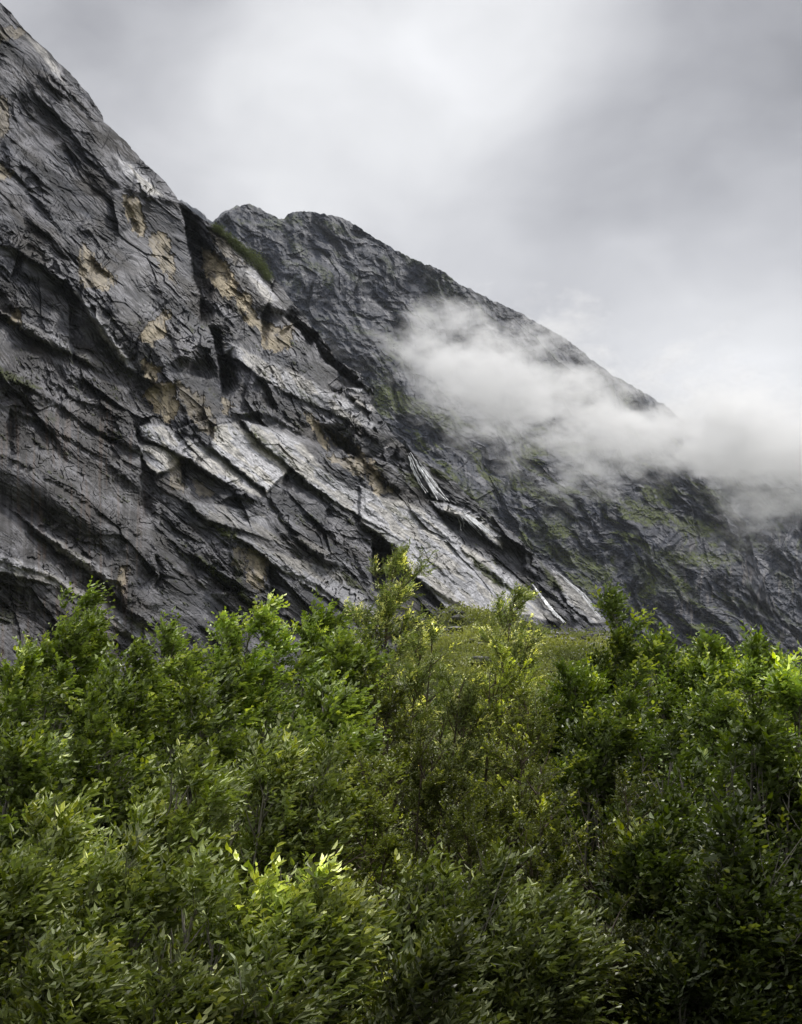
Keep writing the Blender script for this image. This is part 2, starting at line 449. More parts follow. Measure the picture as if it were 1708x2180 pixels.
CRACK = [  # polyline, depth (m), half width (px)
    ([(380, 430), (398, 480), (410, 550), (424, 625), (432, 705)], 14, 11), ([(446, 690), (460, 745), (470, 785), (482, 850)], 13, 11),
    ([(795, 1145), (800, 1205), (800, 1272)], 16, 10), ([(280, 890), (300, 960), (305, 1035), (312, 1110)], 4, 9),
    ([(395, 790), (430, 800), (455, 830), (478, 860)], 8, 18), ([(40, 540), (22, 600)], 3, 4), ([(150, 640), (150, 720), (160, 780)], 3, 6),
    ([(385, 985), (388, 1040)], 3, 5), ([(700, 1080), (690, 1130)], 3, 5), ([(655, 700), (690, 760), (735, 800), (760, 820)], 6, 8),
    ([(570, 640), (556, 680), (560, 730)], 5, 5), ([(600, 670), (640, 700), (660, 740)], 8, 12), ([(262, 430), (280, 480), (300, 500)], 3, 4),
    ([(605, 1010), (600, 1060)], 3, 5), ([(575, 1200), (580, 1260), (590, 1320)], 4, 6), ([(20, 870), (18, 940), (30, 980)], 3, 5),
    ([(330, 1180), (345, 1230), (330, 1260)], 2.5, 4), ([(690, 905), (720, 945), (768, 975)], 8, 9),
]

def cliff_fields(u, v):
    """relief (m, along the wall's normal, outwards), colour and wetness of the near cliff"""
    S = silS(v)
    q = (u - S) * .74; a = v * 1.33
    wu = fbm(u / 130, v / 130, 3, 3) ; wv_ = fbm(u / 130 + 50, v / 130, 4, 3)
    fu = fbm(u / 22, v / 22, 23, 3); fv = fbm(u / 22 + 50, v / 22, 24, 3)
    q1 = q + 14 * wu; a1 = a + 40 * wv_
    ru, rv = u + 3.5 * wu + 3.0 * fu + 1.2 * gn(u / 5, v / 5, 9), v + 3.5 * wv_ + 3.0 * fv + 1.2 * gn(u / 5, v / 5, 10)          # roughened outline coordinates
    # masks
    tj = 7 * fbm(u / 11, v / 17, 43, 4, .65); tk = 7 * fbm(u / 11 + 9, v / 17, 44, 4, .65)
    light = np.zeros(u.shape); tan_ = np.zeros(u.shape); moss = np.zeros(u.shape)
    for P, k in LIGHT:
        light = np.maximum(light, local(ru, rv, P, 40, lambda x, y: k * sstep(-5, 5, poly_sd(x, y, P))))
    for P, k in TAN:
        tan_ = np.maximum(tan_, local(ru + tj, rv + tk, P, 24, lambda x, y: k * sstep(-1.5, 1.5, poly_sd(x, y, P) + 3)))
    for P, k in MOSS:
        moss = np.maximum(moss, local(ru, rv, P, 30, lambda x, y: k * sstep(-5, 4, poly_sd(x, y, P))))
    h = 9 * fbm(a / 420, q / 200, 11, 2)
    am = .25 + .85 * sstep(-.3, .45, fbm(u / 110, v / 110, 15, 3))
    am = am * (1 - .6 * sstep(840, 900, v - u * .55) * (1 - sstep(280, 330, u)) * (1 - sstep(1120, 1200, v - u * .6)))
    smooth = 1 - .72 * light
    # sheets lying over each other, their lips down-slope
    for sc_, A_, sd_ in ((96, 1.7, 31), (37, .85, 37), (15, .45, 41)):
        t = (q1 + sc_ * .9 * (.55 * fbm(a / (sc_ * 7), q / (sc_ * 3), sd_, 2) + .10 * fbm(a / (sc_ * 1.2), q / sc_, sd_ + 1, 2))) / sc_
        fr = t - np.floor(t)
        k = .35 + .95 * h01(np.floor(t), np.floor(a1 / (sc_ * 5) + 3 * h01(np.floor(t), t * 0, sd_)), sd_)
        prof = np.where(fr < .09, fr / .09, 1 - (fr - .09) / .91)
        h = h + A_ * k * am * prof * (.45 + .55 * smooth)
    # broken blocks
    for cx, cy, A_, sd_ in ((150, 62, 6.0, 51), (62, 26, 1.9, 53), (26, 11, .62, 57), (11, 5, .32, 59), (5.2, 2.8, .15, 60)):
        f, e, r = voro((a + (a1 - a) * .3) / cx, (q + (q1 - q) * .3 + a * .08) / cy, sd_)
        h = h + A_ * f * am * smooth
        if sd_ > 51: h = h - A_ * .16 * (1 - sstep(0, .12, e)) * smooth * (r > .6)
    h = h + .10 * smooth * ridged(a / 30, q / 9, 61, 3, .6) + .18 * (.25 + am) * fbm(a / 10, q / 4.5, 67, 4, .65)
    h = h * .8
    # tilted slabs: each swells towards its lower left lip
    for P, k in LIGHT:
        Pa = np.array(P, float); qq = (Pa[:, 0] - silS(Pa[:, 1])) * .74
        ql, qh = qq.min(), qq.max()
        def fn(x, y, P=P, k=k, ql=ql, qh=qh):
            pr = np.clip((qh - (x - silS(y)) * .74) / (qh - ql), 0, 1)
            return (min(4.5, .085 * (qh - ql)) if min(p_[1] for p_ in P) > 600 else 0.0) * (.4 + .6 * k) * pr * sstep(-3.5, 2.5, poly_sd(x, y, P))
        h = h + local(ru, rv, P, 12, fn)
    # traced lips and clefts
    for P, A_, reach, drop in EDGE:
        def fn(x, y, P=P, A_=A_, reach=reach, drop=drop):
            d, s, p = seg_sd(x, y, P)
            A_ = A_ * (.42 + .75 * h01(np.floor(p * 5 + 2 * fbm(x / 30, y / 30, 8, 2)), x * 0, int(P[0][0]))) * .70
            taper = sstep(-.02, .12, p) * (1 - sstep(.86, 1.02, p)) * .85 + .15
            up = np.where(s > 0, A_ * np.exp(-d / reach), A_ * (1 - sstep(0, drop, d)))
            return up * taper * (1 - sstep(reach * 1.8, reach * 3, d))
        h = h + local(ru, rv, P, 170, fn)
    for P, A_, hw in CRACK:
        def fn(x, y, P=P, A_=A_, hw=hw):
            d, s, p = seg_sd(x, y, P)
            wdt = hw * (.5 + .8 * np.clip(np.sin(np.clip(p, 0, 1) * math.pi), 0, 1))
            return -A_ * np.where(s > 0, np.exp(-(d / (wdt * 2.2)) ** 2), 1 - sstep(0, wdt * .7, d)) * sstep(0, .12, p) * (1 - sstep(.85, 1, p))
        h = h + local(ru, rv, P, 50, fn)
    # colours -----------------------------------------------------------
    lowleft = sstep(520, 900, v) * (1 - sstep(240, 420, u + (v - 900) * -.15))
    base = np.stack([np.full(u.shape, .032), np.full(u.shape, .034), np.full(u.shape, .042)], -1)
    brown = np.array([.043, .036, .030])
    bm = sstep(-.1, .5, fbm(a / 150, q / 60, 71, 3)) * .65
    bm = np.maximum(bm, lowleft * .5)
    base = base * (1 - bm[..., None]) + brown * bm[..., None]
    tone = np.exp(.75 * fbm(a / 110, q / 26, 73, 4, .6) + .60 * fbm(a / 24, q / 3.6, 75, 3, .65)) * .86
    base = base * tone[..., None]
    streak = sstep(.18, .75, ridged(a1 / 190 + .3 * wv_, q1 / 13, 77, 3, .6) * .62)
    streak *= sstep(-.25, .35, fbm(a / 150, q / 70, 79, 2))
    streak2 = sstep(.55, 1.0, ridged(a1 / 70, q1 / 5.0, 83, 3, .65) * .75) * sstep(-.25, .3, fbm(a / 60, q / 40, 81, 2))
    up = (1 - sstep(380, 640, v))
    pale = np.array([.22, .218, .24])
    sm = np.clip(.6 * streak * (.5 + .5 * up) + .6 * streak2, 0, .8)
    base = base * (1 - sm[..., None]) + pale * sm[..., None]
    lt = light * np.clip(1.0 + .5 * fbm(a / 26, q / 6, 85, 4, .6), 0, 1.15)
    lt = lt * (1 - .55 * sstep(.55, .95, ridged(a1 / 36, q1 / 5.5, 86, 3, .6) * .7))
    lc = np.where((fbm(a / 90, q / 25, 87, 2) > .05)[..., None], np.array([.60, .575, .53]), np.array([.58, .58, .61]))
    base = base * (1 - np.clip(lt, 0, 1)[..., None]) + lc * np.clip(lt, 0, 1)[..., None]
    tt = tan_ * np.clip(1.0 + .7 * fbm(u / 14, v / 26, 89, 4, .6), 0, 1)
    h = h - .9 * tan_
    tcol = np.array([.43, .365, .255]) * np.exp(.3 * fbm(u / 30, v / 40, 91, 3))[..., None]
    base = base * (1 - tt[..., None]) + tcol * tt[..., None]
    for P, k_ in ((((1092, 1195), (1140, 1235), (1218, 1335), (1178, 1335), (1122, 1268)), .75), (((850, 945), (905, 985), (955, 1072), (915, 1068), (870, 1010)), .5)):
        wm_ = local(ru, rv, P, 30, lambda x, y: k_ * sstep(-5, 5, poly_sd(x, y, P)))
        base = base * (1 - wm_[..., None])
    # seepage running straight down the lower left wall
    seep = sstep(.15, .6, fbm(u / 16 + .2 * fu, v / 330, 93, 3, .6)) * sstep(760, 900, v) * (1 - sstep(330, 430, u)) * .6
    base = base * (1 - seep[..., None] * .8)
    sp3 = sstep(.3, .7, fbm(u / 7 + 3, v / 150, 96, 3, .65)) * sstep(830, 900, v) * (1 - sstep(300, 380, u)) * .35
    base = base * (1 - sp3[..., None]) + np.array([.17, .165, .165]) * sp3[..., None]
    sp2 = sstep(.25, .6, fbm(u / 11 + 9, v / 200, 95, 2, .6)) * sstep(820, 900, v) * (1 - sstep(280, 330, u)) * .35
    base = base * (1 - sp2[..., None]) + np.array([.13, .085, .06]) * sp2[..., None]
    ms = np.clip(moss * 1.1 + .75 * sstep(.55, .9, fbm(a / 60, q / 12, 97, 4, .6)) * sstep(560, 760, v), 0, 1)
    ms = ms * sstep(-.35, .35, fbm(u / 7, v / 7, 98, 3, .6) + moss * .5)
    mcol = np.array([.050, .060, .014]) * np.exp(.4 * fbm(u / 9, v / 9, 99, 3))[..., None]
    base = base * (1 - ms[..., None]) + mcol * ms[..., None]
    h = .85 * h + .5 * ms
    wet = np.clip(.40 - .35 * (1 - sstep(400, 560, v)) + .4 * sm + .5 * light - .5 * tt - .8 * ms + .2 * fbm(u / 60, v / 60, 101, 2), 0, 1)
    return h, np.clip(base, .004, .86), wet

def cliff_point(u, v, lift=0.0, fields=None):
    h = (fields if fields is not None else cliff_fields(u, v)[0]) + lift
    d = rays(u, v)
    nd = d @ NA
    t = (DA + h) / np.minimum(nd, -.16)
    return CAM + d * t[..., None]

def build_cliff():
    vr = np.arange(-70, 1500, 1.75); nc = 760
    s = np.linspace(0, 1, nc) ** .9
    ragged = 3.2 * fbm(vr / 26, vr * 0, 7, 4, .6)
    edge = sil(vr) + ragged
    U = -140 + (edge + 140)[:, None] * s[None, :]
    V = np.repeat(vr[:, None], nc, 1)
    h, c, wt_ = cliff_fields(U, V)
    P = cliff_point(U, V, fields=h)
    # the flank beyond the skyline drops away behind it
    last = P[:, -1]; dr = rays(U[:, -1], V[:, -1])
    ex = []
    for q, dz in ((12, .15), (35, .8), (70, 14), (130, 60), (220, 190)):
        ex.append(last + dr * q + np.array([0, 0, -dz]))
    P = np.concatenate([P, np.stack(ex, 1)], 1)
    c = np.concatenate([c, np.repeat(c[:, -1:], 5, 1)], 1); wt_ = np.concatenate([wt_, np.repeat(wt_[:, -1:], 5, 1)], 1)
    cols = np.concatenate([c, wt_[..., None]], -1)
    o = link_mesh('cliff', P.reshape(-1, 3), grid_faces(*P.shape[:2])[:, ::-1], M_CLIFF, colors=cols.reshape(-1, 4))
    tag(o, kind='structure')
build_cliff()

# ------------------------------------------------------------------ mountains beyond
GREEN = [
    ([(790, 810), (850, 830), (960, 890), (985, 915), (900, 885), (800, 865)], .9), ([(850, 850), (900, 872), (1000, 920), (930, 915)], .5),
    ([(1315, 1060), (1370, 1075), (1430, 1100), (1540, 1120), (1530, 1138), (1440, 1118), (1350, 1090)], 1.0),
    ([(1380, 1175), (1450, 1175), (1570, 1188), (1540, 1205), (1440, 1200)], .9), ([(1440, 1120), (1530, 1125), (1545, 1145), (1470, 1140)], .8),
    ([(1140, 1150), (1210, 1165), (1310, 1215), (1290, 1240), (1200, 1200)], .8), ([(1040, 900), (1090, 920), (1150, 945), (1080, 935)], .7),
    ([(1100, 1010), (1180, 1050), (1240, 1075), (1160, 1070)], .7), ([(1340, 1195), (1420, 1190), (1460, 1230), (1500, 1290), (1400, 1260), (1340, 1220)], .45),
    ([(900, 580), (960, 610), (1000, 640), (930, 650)], .35), ([(820, 700), (860, 740), (880, 800), (830, 760)], .5),
    ([(1120, 1120), (1190, 1090), (1230, 1130), (1160, 1150)], .5), ([(1250, 1040), (1290, 1050), (1310, 1080), (1270, 1070)], .7),
    ([(1480, 1030), (1540, 1050), (1560, 1100), (1500, 1080)], .5), ([(1020, 990), (1090, 1040), (1060, 1050)], .5),
    ([(1230, 1250), (1290, 1280), (1340, 1300), (1290, 1300)], .5), ([(960, 1000), (1000, 1030), (1060, 1100), (1000, 1060)], .5)]
MSIL = [(360, 560), (430, 500), (458, 474), (478, 455), (505, 441), (528, 433), (545, 440), (565, 450), (588, 463), (605, 466), (614, 455), (632, 450), (665, 451),
        (700, 457), (722, 462), (742, 470), (775, 490), (800, 508), (840, 530), (880, 552), (910, 563), (940, 575), (975, 603),
        (1010, 620), (1050, 640), (1100, 662), (1150, 690), (1200, 718), (1240, 748), (1270, 773), (1300, 795), (1322, 815),
        (1370, 865), (1430, 950), (1480, 1015), (1530, 1052), (1568, 1080), (1588, 1112), (1605, 1180), (1630, 1250), (1670, 1330), (1740, 1420)]
NB, DB = wall_plane((300, 1400), 1350, (1700, 1400), 1800, math.radians(60))

def far_fields(u, v, sd_, s=1.0, green=True):
    wu = fbm(u / 150, v / 150, sd_ + 3, 3); fu = fbm(u / 18, v / 18, sd_ + 5, 3); fv = fbm(u / 18 + 30, v / 18, sd_ + 6, 3)
    th = .62
    a = u * math.cos(th) + v * math.sin(th); q = u * math.sin(th) - v * math.cos(th)
    q1 = q + 30 * wu
    h = 34 * fbm(a / 300, q / 170, sd_, 3)
    # gullies run down the fall line, ledges across
    g = ridged((u * .93 - v * .36 + 30 * wu) / 70, (v) / 230, sd_ + 21, 3, .5)
    h = h + 17 * g
    for cx, cy, A_, k in ((90, 42, 20, 31), (38, 20, 5.5, 33), (17, 9, 3.4, 35), (7.5, 4.6, 1.9, 39)):
        f, e, r = voro(a / cx, q1 / cy, sd_ + k)
        h = h + A_ * .75 * f
    for sc_, A_ in ((46, 5), (17, 1.5)):
        t = (q1 + sc_ * .45 * fbm(a / (sc_ * 3), q / sc_, sd_ + 50, 3)) / sc_
        fr = t - np.floor(t)
        h = h + A_ * np.where(fr < .25, fr / .25, 1 - (fr - .25) / .75) * (.4 + h01(np.floor(t), np.floor(a / (sc_ * 4)), 3))
    h = h + 3.0 * ridged(u / 26, v / 20, sd_ + 60, 5, .62)
    base = np.array([.030, .035, .052])[None, None] * np.exp(.34 * fbm(a / 40, q / 14, sd_ + 70, 4, .65) + .28 * fbm(u / 7, v / 7, sd_ + 71, 3, .6))[..., None]
    pl = sstep(.25, .8, fbm(a / 50, q / 18, sd_ + 73, 5, .72)) * .75
    base = base * (1 - pl[..., None]) + np.array([.21, .21, .225]) * pl[..., None]
    ps = sstep(.3, .8, fbm(u / 9, v / 70, sd_ + 75, 3, .6)) * sstep(1080, 1250, v) * sstep(1380, 1480, u) * .6
    base = base * (1 - ps[..., None]) + np.array([.24, .215, .20]) * ps[..., None]
    ms = sstep(.18, .62, fbm(a / 90, q1 / 24, sd_ + 77, 4, .6)) * (.35 + .45 * sstep(780, 950, v)) * 1.2 * (1 - .55 * sstep(1480, 1620, u))
    if green:
        ru, rv = u + 10 * fu + 8 * wu, v + 9 * fv
        for P, k in GREEN:
            ms = np.maximum(ms, local(ru, rv, P, 40, lambda x, y: k * sstep(-12, 9, poly_sd(x, y, P))))
    ms = np.clip(1.05 * ms * sstep(-.22, .12, fbm(u / 7, v / 4.5, sd_ + 79, 4, .7) + .35 * ms), 0, .92)
    mcol = np.array([.085, .105, .026]) * np.exp(.35 * fbm(u / 14, v / 14, sd_ + 80, 3))[..., None]
    base = base * (1 - ms[..., None]) + mcol * ms[..., None]
    return h * s * .55, np.clip(base, .004, .6), np.clip(.45 - .5 * ms + .3 * fu, 0, 1)

def build_far(name, sil_pts, u0, u1, vbot, n, D, sd_, step=1.8, s=1.0, tmax=None, tilt=None):
    uu = np.arange(u0, u1, step)
    su = np.array([p[0] for p in sil_pts], float); sv = np.array([p[1] for p in sil_pts], float)
    top = np.interp(uu, su, sv) + 3.0 * fbm(uu / 16, uu * 0, sd_ + 1, 4, .6)
    nr = int((vbot - top.min()) / (step * 1.05))
    f = np.linspace(0, 1, nr)
    U = np.repeat(uu[None, :], nr, 0); V = top[None, :] + (vbot - top)[None, :] * f[:, None]
    h, c, wt_ = far_fields(U, V, sd_, s)
    d = rays(U, V); nd = np.minimum(d @ n, -.10)
    t = (D + h) / nd
    if tmax is not None: t = tmax * (1 - np.exp(-t / tmax)) * 1.0
    P = CAM + d * t[..., None]
    first = P[0]
    ex = [first + d[0] * q_ + np.array([0, 0, -dz]) for q_, dz in ((500, 420), (260, 130), (120, 20), (50, 1))]
    P = np.concatenate([np.stack(ex, 0), P], 0)
    c = np.concatenate([np.repeat(c[:1], 4, 0), c], 0); wt_ = np.concatenate([np.repeat(wt_[:1], 4, 0), wt_], 0)
    cols = np.concatenate([c, wt_[..., None]], -1)
    o = link_mesh(name, P.reshape(-1, 3), grid_faces(*P.shape[:2]), M_FAR, colors=cols.reshape(-1, 4))
    print(name, 'depth', float(t.min()), float(t.max()))
    return tag(o, kind='structure')
build_far('mountain', MSIL, 380, 1738, 1520, NB, DB, 200)
NCn, DC = wall_plane((1500, 1400), 2300, (1760, 1380), 2350, math.radians(58))
build_far('mountain_side', [(1400, 1060), (1480, 1000), (1560, 960), (1850, 960)], 1460, 1850, 1500, NCn, DC, 400, s=1.6)
ND_, DD = wall_plane((1200, 1400), 3300, (1500, 1400), 3400, math.radians(50))
build_far('mountain_ridge', [(1200, 760), (1322, 806), (1365, 832), (1425, 868), (1470, 915), (1560, 1000)], 1210, 1550, 1150, ND_, DD, 500, step=3, s=2)
NE_, DE = wall_plane((300, 1400), 4200, (560, 1400), 4300, math.radians(55))
build_far('mountain_peak', [(340, 560), (385, 424), (430, 452), (452, 474), (474, 452), (505, 438), (522, 442), (560, 500)], 342, 556, 640, NE_, DE, 600, step=3, s=2)

# ------------------------------------------------------------------ ground and the green slope under the cliff
def ground_material(name, c1, c2, sc_):
    m, k = new_mat(name)
    pos = k.n('ShaderNodeTexCoord').outputs['Object']
    n1 = k.noise(pos, sc_, 8, .65); n2 = k.noise(pos, sc_ * 9, 5, .7)
    p = k.n('ShaderNodeBsdfPrincipled')
    k.put(p.inputs['Base Color'], k.mix(k.rng(k.m('ADD', k.m('MULTIPLY', n1, .6), k.m('MULTIPLY', n2, .4)), .38, .62), c1, c2))
    p.inputs['Roughness'].default_value = .95
    b = k.n('ShaderNodeBump'); b.inputs['Distance'].default_value = .25; k.put(b.inputs['Height'], n2)
    k.put(p.inputs['Normal'], b.outputs[0])
    o = k.n('ShaderNodeOutputMaterial'); k.t.links.new(p.outputs[0], o.inputs[0])
    return m
M_GROUND = ground_material('forest_floor', (.02, .018, .009, 1), (.035, .045, .012, 1), .8)
M_SLOPE = ground_material('mossy_slope', (.055, .070, .016, 1), (.12, .135, .032, 1), .25)
gx = 9000.0
ringr = np.array([0, 15, 40, 100, 300, 1000, 3000, 5900.])
angs = np.linspace(0, 2 * math.pi, 65)
gv = np.stack([np.stack([r * np.cos(angs), r * np.sin(angs), np.zeros(65) - .02], -1) for r in ringr], 0)
tag(link_mesh('ground', gv.reshape(-1, 3), grid_faces(*gv.shape[:2])[:, ::-1], M_GROUND), kind='structure')

CREST = [(-600, 1500), (0, 1450), (800, 1440), (880, 1380), (925, 1318), (940, 1300), (960, 1290), (1000, 1290), (1060, 1300), (1130, 1316), (1200, 1332),
         (1290, 1345), (1350, 1380), (1450, 1410), (1708, 1450), (2300, 1500)]
CU = np.array([p[0] for p in CREST], float); CV = np.array([p[1] for p in CREST], float)
def slope_point(u, r):
    """point of the slope on the bearing of u at horizontal distance r"""
    d = rays(u, np.interp(u, CU, CV)); hl = np.hypot(d[..., 0], d[..., 1])
    te = d[..., 2] / hl
    R = 170.0
    z = np.where(r < R, (4 + r * te) * sstep(26, R, r) ** .75, 4 + R * te + (r - R) * te * .6)
    x = d[..., 0] / hl * r; y = d[..., 1] / hl * r
    z = z + (1.6 * fbm(x / 28, y / 28, 811, 4) + .5 * fbm(x / 6, y / 6, 812, 3)) * sstep(40, 90, r) - 1.2 * sstep(40, 90, r)
    return np.stack([x, y, z], -1)
rr = np.concatenate([np.linspace(26, 190, 150), np.linspace(200, 520, 30)])
uu = np.linspace(-700, 2400, 500)
SU_, SR_ = np.meshgrid(uu, rr)
gp = slope_point(SU_, SR_)
tag(link_mesh('hillside', gp.reshape(-1, 3), grid_faces(*gp.shape[:2])[:, ::-1], M_SLOPE, smooth=True), kind='structure')

# ------------------------------------------------------------------ leaves and trees
UP = np.array([0, 0, 1.0]); WIND = np.array([1.0, -.15, .12])
def unit(a): return a / np.maximum(np.linalg.norm(a, axis=-1, keepdims=True), 1e-9)
def leaf_mesh(base, d, n, l, w, col, fold=.22, curl=.18):
    """each leaf a blade of two folded halves"""
    d = unit(d); s = unit(np.cross(d, n)); n = np.cross(s, d)
    l = l[:, None]; w = w[:, None]
    B = base
    T = base + d * l - n * l * curl
    R1 = base + d * l * .30 + s * w * .46 + n * w * fold; R2 = base + d * l * .68 + s * w * .40 + n * w * (fold - .1)
    L1 = base + d * l * .30 - s * w * .46 + n * w * fold; L2 = base + d * l * .68 - s * w * .40 + n * w * (fold - .1)
    V = np.stack([B, R1, R2, T, L2, L1], 1)
    N = len(base); i = np.arange(N)[:, None] * 6
    F = np.concatenate([i + np.array([[0, 1, 2, 3]]), i + np.array([[0, 3, 4, 5]])], 0)
    return V.reshape(-1, 3), F, np.repeat(col, 6, 0)

def tubes(paths, r0, r1, sides):
    """paths (N,K,3); radii from r0 to r1"""
    N, K, _ = paths.shape
    tg = unit(np.gradient(paths, axis=1))
    ref = np.where(np.abs(tg[..., 2:3]) > .8, np.array([1.0, 0, 0]), UP)
    a = unit(np.cross(tg, ref)); b = np.cross(tg, a)
    rad = r0[:, None] + (r1 - r0)[:, None] * np.linspace(0, 1, K)[None]
    ang = np.linspace(0, 2 * math.pi, sides, endpoint=False)
    V = paths[:, :, None] + rad[:, :, None, None] * (a[:, :, None] * np.cos(ang)[:, None] + b[:, :, None] * np.sin(ang)[:, None])
    idx = np.arange(N * K * sides).reshape(N, K, sides)
    q = np.roll(idx, -1, 2)
    F = np.stack([idx[:, :-1], q[:, :-1], q[:, 1:], idx[:, 1:]], -1).reshape(-1, 4)
    return V.reshape(-1, 3), F

SPECIES = {  # leaf length, width, dark colour, bright colour, tip colour, stems, branches, subs, twigs, leaves, wind, flip, bark
    'willow': dict(l=.108, w=.048, c0=(.030, .048, .012), c1=(.085, .110, .026), c2=(.15, .175, .045), ns=9, nb=13, nsb=7, ntw=7, nl=7, wind=.62, flip=1.1, mat='w', bark='g'),
    'aspen': dict(l=.106, w=.070, c0=(.030, .050, .010), c1=(.088, .125, .026), c2=(.17, .21, .045), ns=7, nb=15, nsb=7, ntw=7, nl=6, wind=.85, flip=.9, mat='l', bark='g'),
    'birch': dict(l=.056, w=.033, c0=(.026, .038, .007), c1=(.065, .082, .013), c2=(.15, .175, .018), ns=6, nb=16, nsb=9, ntw=6, nl=8, wind=.35, flip=.6, mat='l', bark='b'),
    'rowan': dict(l=.060, w=.024, c0=(.028, .044, .010), c1=(.070, .092, .022), c2=(.30, .32, .17), ns=3, nb=36, nsb=9, ntw=6, nl=8, wind=.5, flip=1.0, mat='w', bark='b'),
    'alder': dict(l=.108, w=.062, c0=(.024, .042, .006), c1=(.060, .092, .010), c2=(.16, .20, .012), ns=7, nb=14, nsb=8, ntw=7, nl=6, wind=.4, flip=.6, mat='l', bark='g'),
}
def crown_shape(t, kind):
    if kind == 'spire': return np.clip(1.02 - t, 0, 1) ** .72
    if kind == 'tall': return np.clip(np.sin(np.clip(t * .9 + .14, 0, 1) * math.pi), .05, 1) ** .6
    return np.clip(1.06 - np.abs(2 * t - .9) ** 2.6 * .75, .12, 1) ** .6

def grow(name, sp, u, v, dist, wpx, seed, shape='round', bright=1.0, t0=.42, dens=1.0, yellow=.25, lean=.12, blossom=0, label='', cat='tree', group=None, trunk=1.0, sticks=0, hue=(1, 1, 1)):
    S = SPECIES[sp]; rs = np.random.RandomState(seed)
    top = rays(u, v + (21 if shape == 'round' else 4)); top = CAM + top * (dist / math.hypot(top[0], top[1]))
    R = wpx / FPX * dist * (.40 if shape == 'round' else .5)
    Hh = top[2]; base = np.array([top[0] - lean * Hh * .6, top[1], 0.0])
    root = empty(name, base)
    rel = top - base
    ns = S['ns']
    rnd = lambda *s: rs.uniform(-1, 1, s)
    # stems
    ba = rs.uniform(0, 2 * math.pi, ns)
    P0 = np.stack([np.cos(ba) * .10 * (ns > 1), np.sin(ba) * .10 * (ns > 1), np.zeros(ns)], -1)
    sr = rs.uniform(.25, .75, ns) * R; hh = rs.uniform(.70, .96, ns)
    sr[0] = 0; hh[0] = 1.0
    if shape != 'round': sr[1:] *= .25; hh[1:] = rs.uniform(.72, .93, ns - 1)
    if shape == 'round':
        sr[1:] = np.sqrt(np.linspace(.06, .62, ns - 1)) * R * rs.uniform(.85, 1.1, ns - 1)
        hh[1:] = 1 - ((sr[1:] / R) ** 2 * 1.9 + rs.uniform(0, .35, ns - 1)) * min(R / Hh, .35)
    P2 = np.stack([rel[0] * hh + np.cos(ba) * sr, np.sin(ba) * sr, Hh * hh], -1)
    P1 = (P0 + P2) / 2 + np.stack([rnd(ns) * .25 - .15, rnd(ns) * .25, np.full(ns, .25 * Hh * .4)], -1) * .6
    K = 14
    tt = np.linspace(0, 1, K)[None, :, None]
    stems = (1 - tt) ** 2 * P0[:, None] + 2 * tt * (1 - tt) * P1[:, None] + tt ** 2 * P2[:, None]
    stems = stems + .035 * np.cumsum(rnd(ns, K, 3), 1) * (tt > 0) * (1, 1, 0) * (1 - tt * .8)
    def on(path, t):
        f = np.clip(t, 0, .9999) * (K - 1); i = f.astype(int); f = (f - i)[..., None]
        j = np.arange(len(path))[:, None]
        a, b = path[j, i], path[j, i + 1]
        return a * (1 - f) + b * f, unit(b - a)
    wv1, wf1 = tubes(stems, (.05 * hh * (Hh / 8) + .012) * trunk, np.full(ns, .006 * trunk), 6)
    # branches
    nb = S['nb']
    t = (t0 + (1 - t0) * (np.linspace(0, 1, nb)[None] ** .85 * .97) + rnd(ns, nb) * .02).clip(.05, .985)
    s0, st = on(stems, t)
    az = np.arange(nb)[None] * 2.4 + rs.uniform(0, 6.28, (ns, 1)) + rnd(ns, nb) * .5
    el = .12 + .75 * t ** 3 + rnd(ns, nb) * .28
    dr = np.stack([np.cos(az) * np.cos(el), np.sin(az) * np.cos(el), np.sin(el)], -1)
    if sp == 'willow': dr = unit(dr + UP * .55)
    dr = unit(dr + WIND * .16 * S['wind'] + rnd(ns, nb, 3) * .12)
    tc = (t - t0) / (1 - t0)
    shp = crown_shape(tc, shape) if shape == 'round' else np.clip((1 - t) * Hh * (.62 if shape == 'spire' else .9) / R, .03, 1) ** .85
    L = (R * (.86 if shape != 'round' else .50) * shp * rs.uniform(.6, 1.2, (ns, nb)) + .12)
    s0, dr, L, tc1 = s0.reshape(-1, 3), dr.reshape(-1, 3), L.reshape(-1), tc.reshape(-1)
    def arc(s, d, l, tau, wk, uk):
        tau = tau[..., None]; l = l[:, None, None]
        return s[:, None] + d[:, None] * l * tau + (UP * uk + WIND * wk) * l * tau ** 2, unit(d[:, None] + (UP * uk + WIND * wk) * 2 * tau)
    nB = len(s0); kk = np.repeat(np.linspace(0, 1, 6)[None], nB, 0)
    bp, _ = arc(s0, dr, L, kk, .16 * S['wind'], .16)
    wv2, wf2 = tubes(bp, .010 + .010 * np.minimum(L, 2), np.full(nB, .003), 4)
    # side shoots
    nsb = S['nsb'] if shape == 'round' else int(S['nsb'] * 1.9)
    tau = np.linspace(.18, 1, nsb)[None] + rnd(nB, nsb) * .04
    s1, t1 = arc(s0, dr, L, tau, .16 * S['wind'], .16)
    d1 = unit(t1 * 1.0 + rnd(nB, nsb, 3) * .75 + UP * .12)
    L1 = ((.52 if sp == 'willow' else .36) * L[:, None] * (1.2 - tau) + .16) * rs.uniform(.6, 1.3, (nB, nsb))
    s1, d1, L1 = s1.reshape(-1, 3), d1.reshape(-1, 3), L1.reshape(-1)
    gs = {'willow': 2.6, 'aspen': 2.2, 'alder': 2.2, 'birch': 2.4, 'rowan': 2.6}[sp]
    gap = gn(s1[:, 0] * gs + s1[:, 1] * 1.3, s1[:, 2] * gs - s1[:, 1] * 1.1, seed) + .35 * rnd(len(s1))
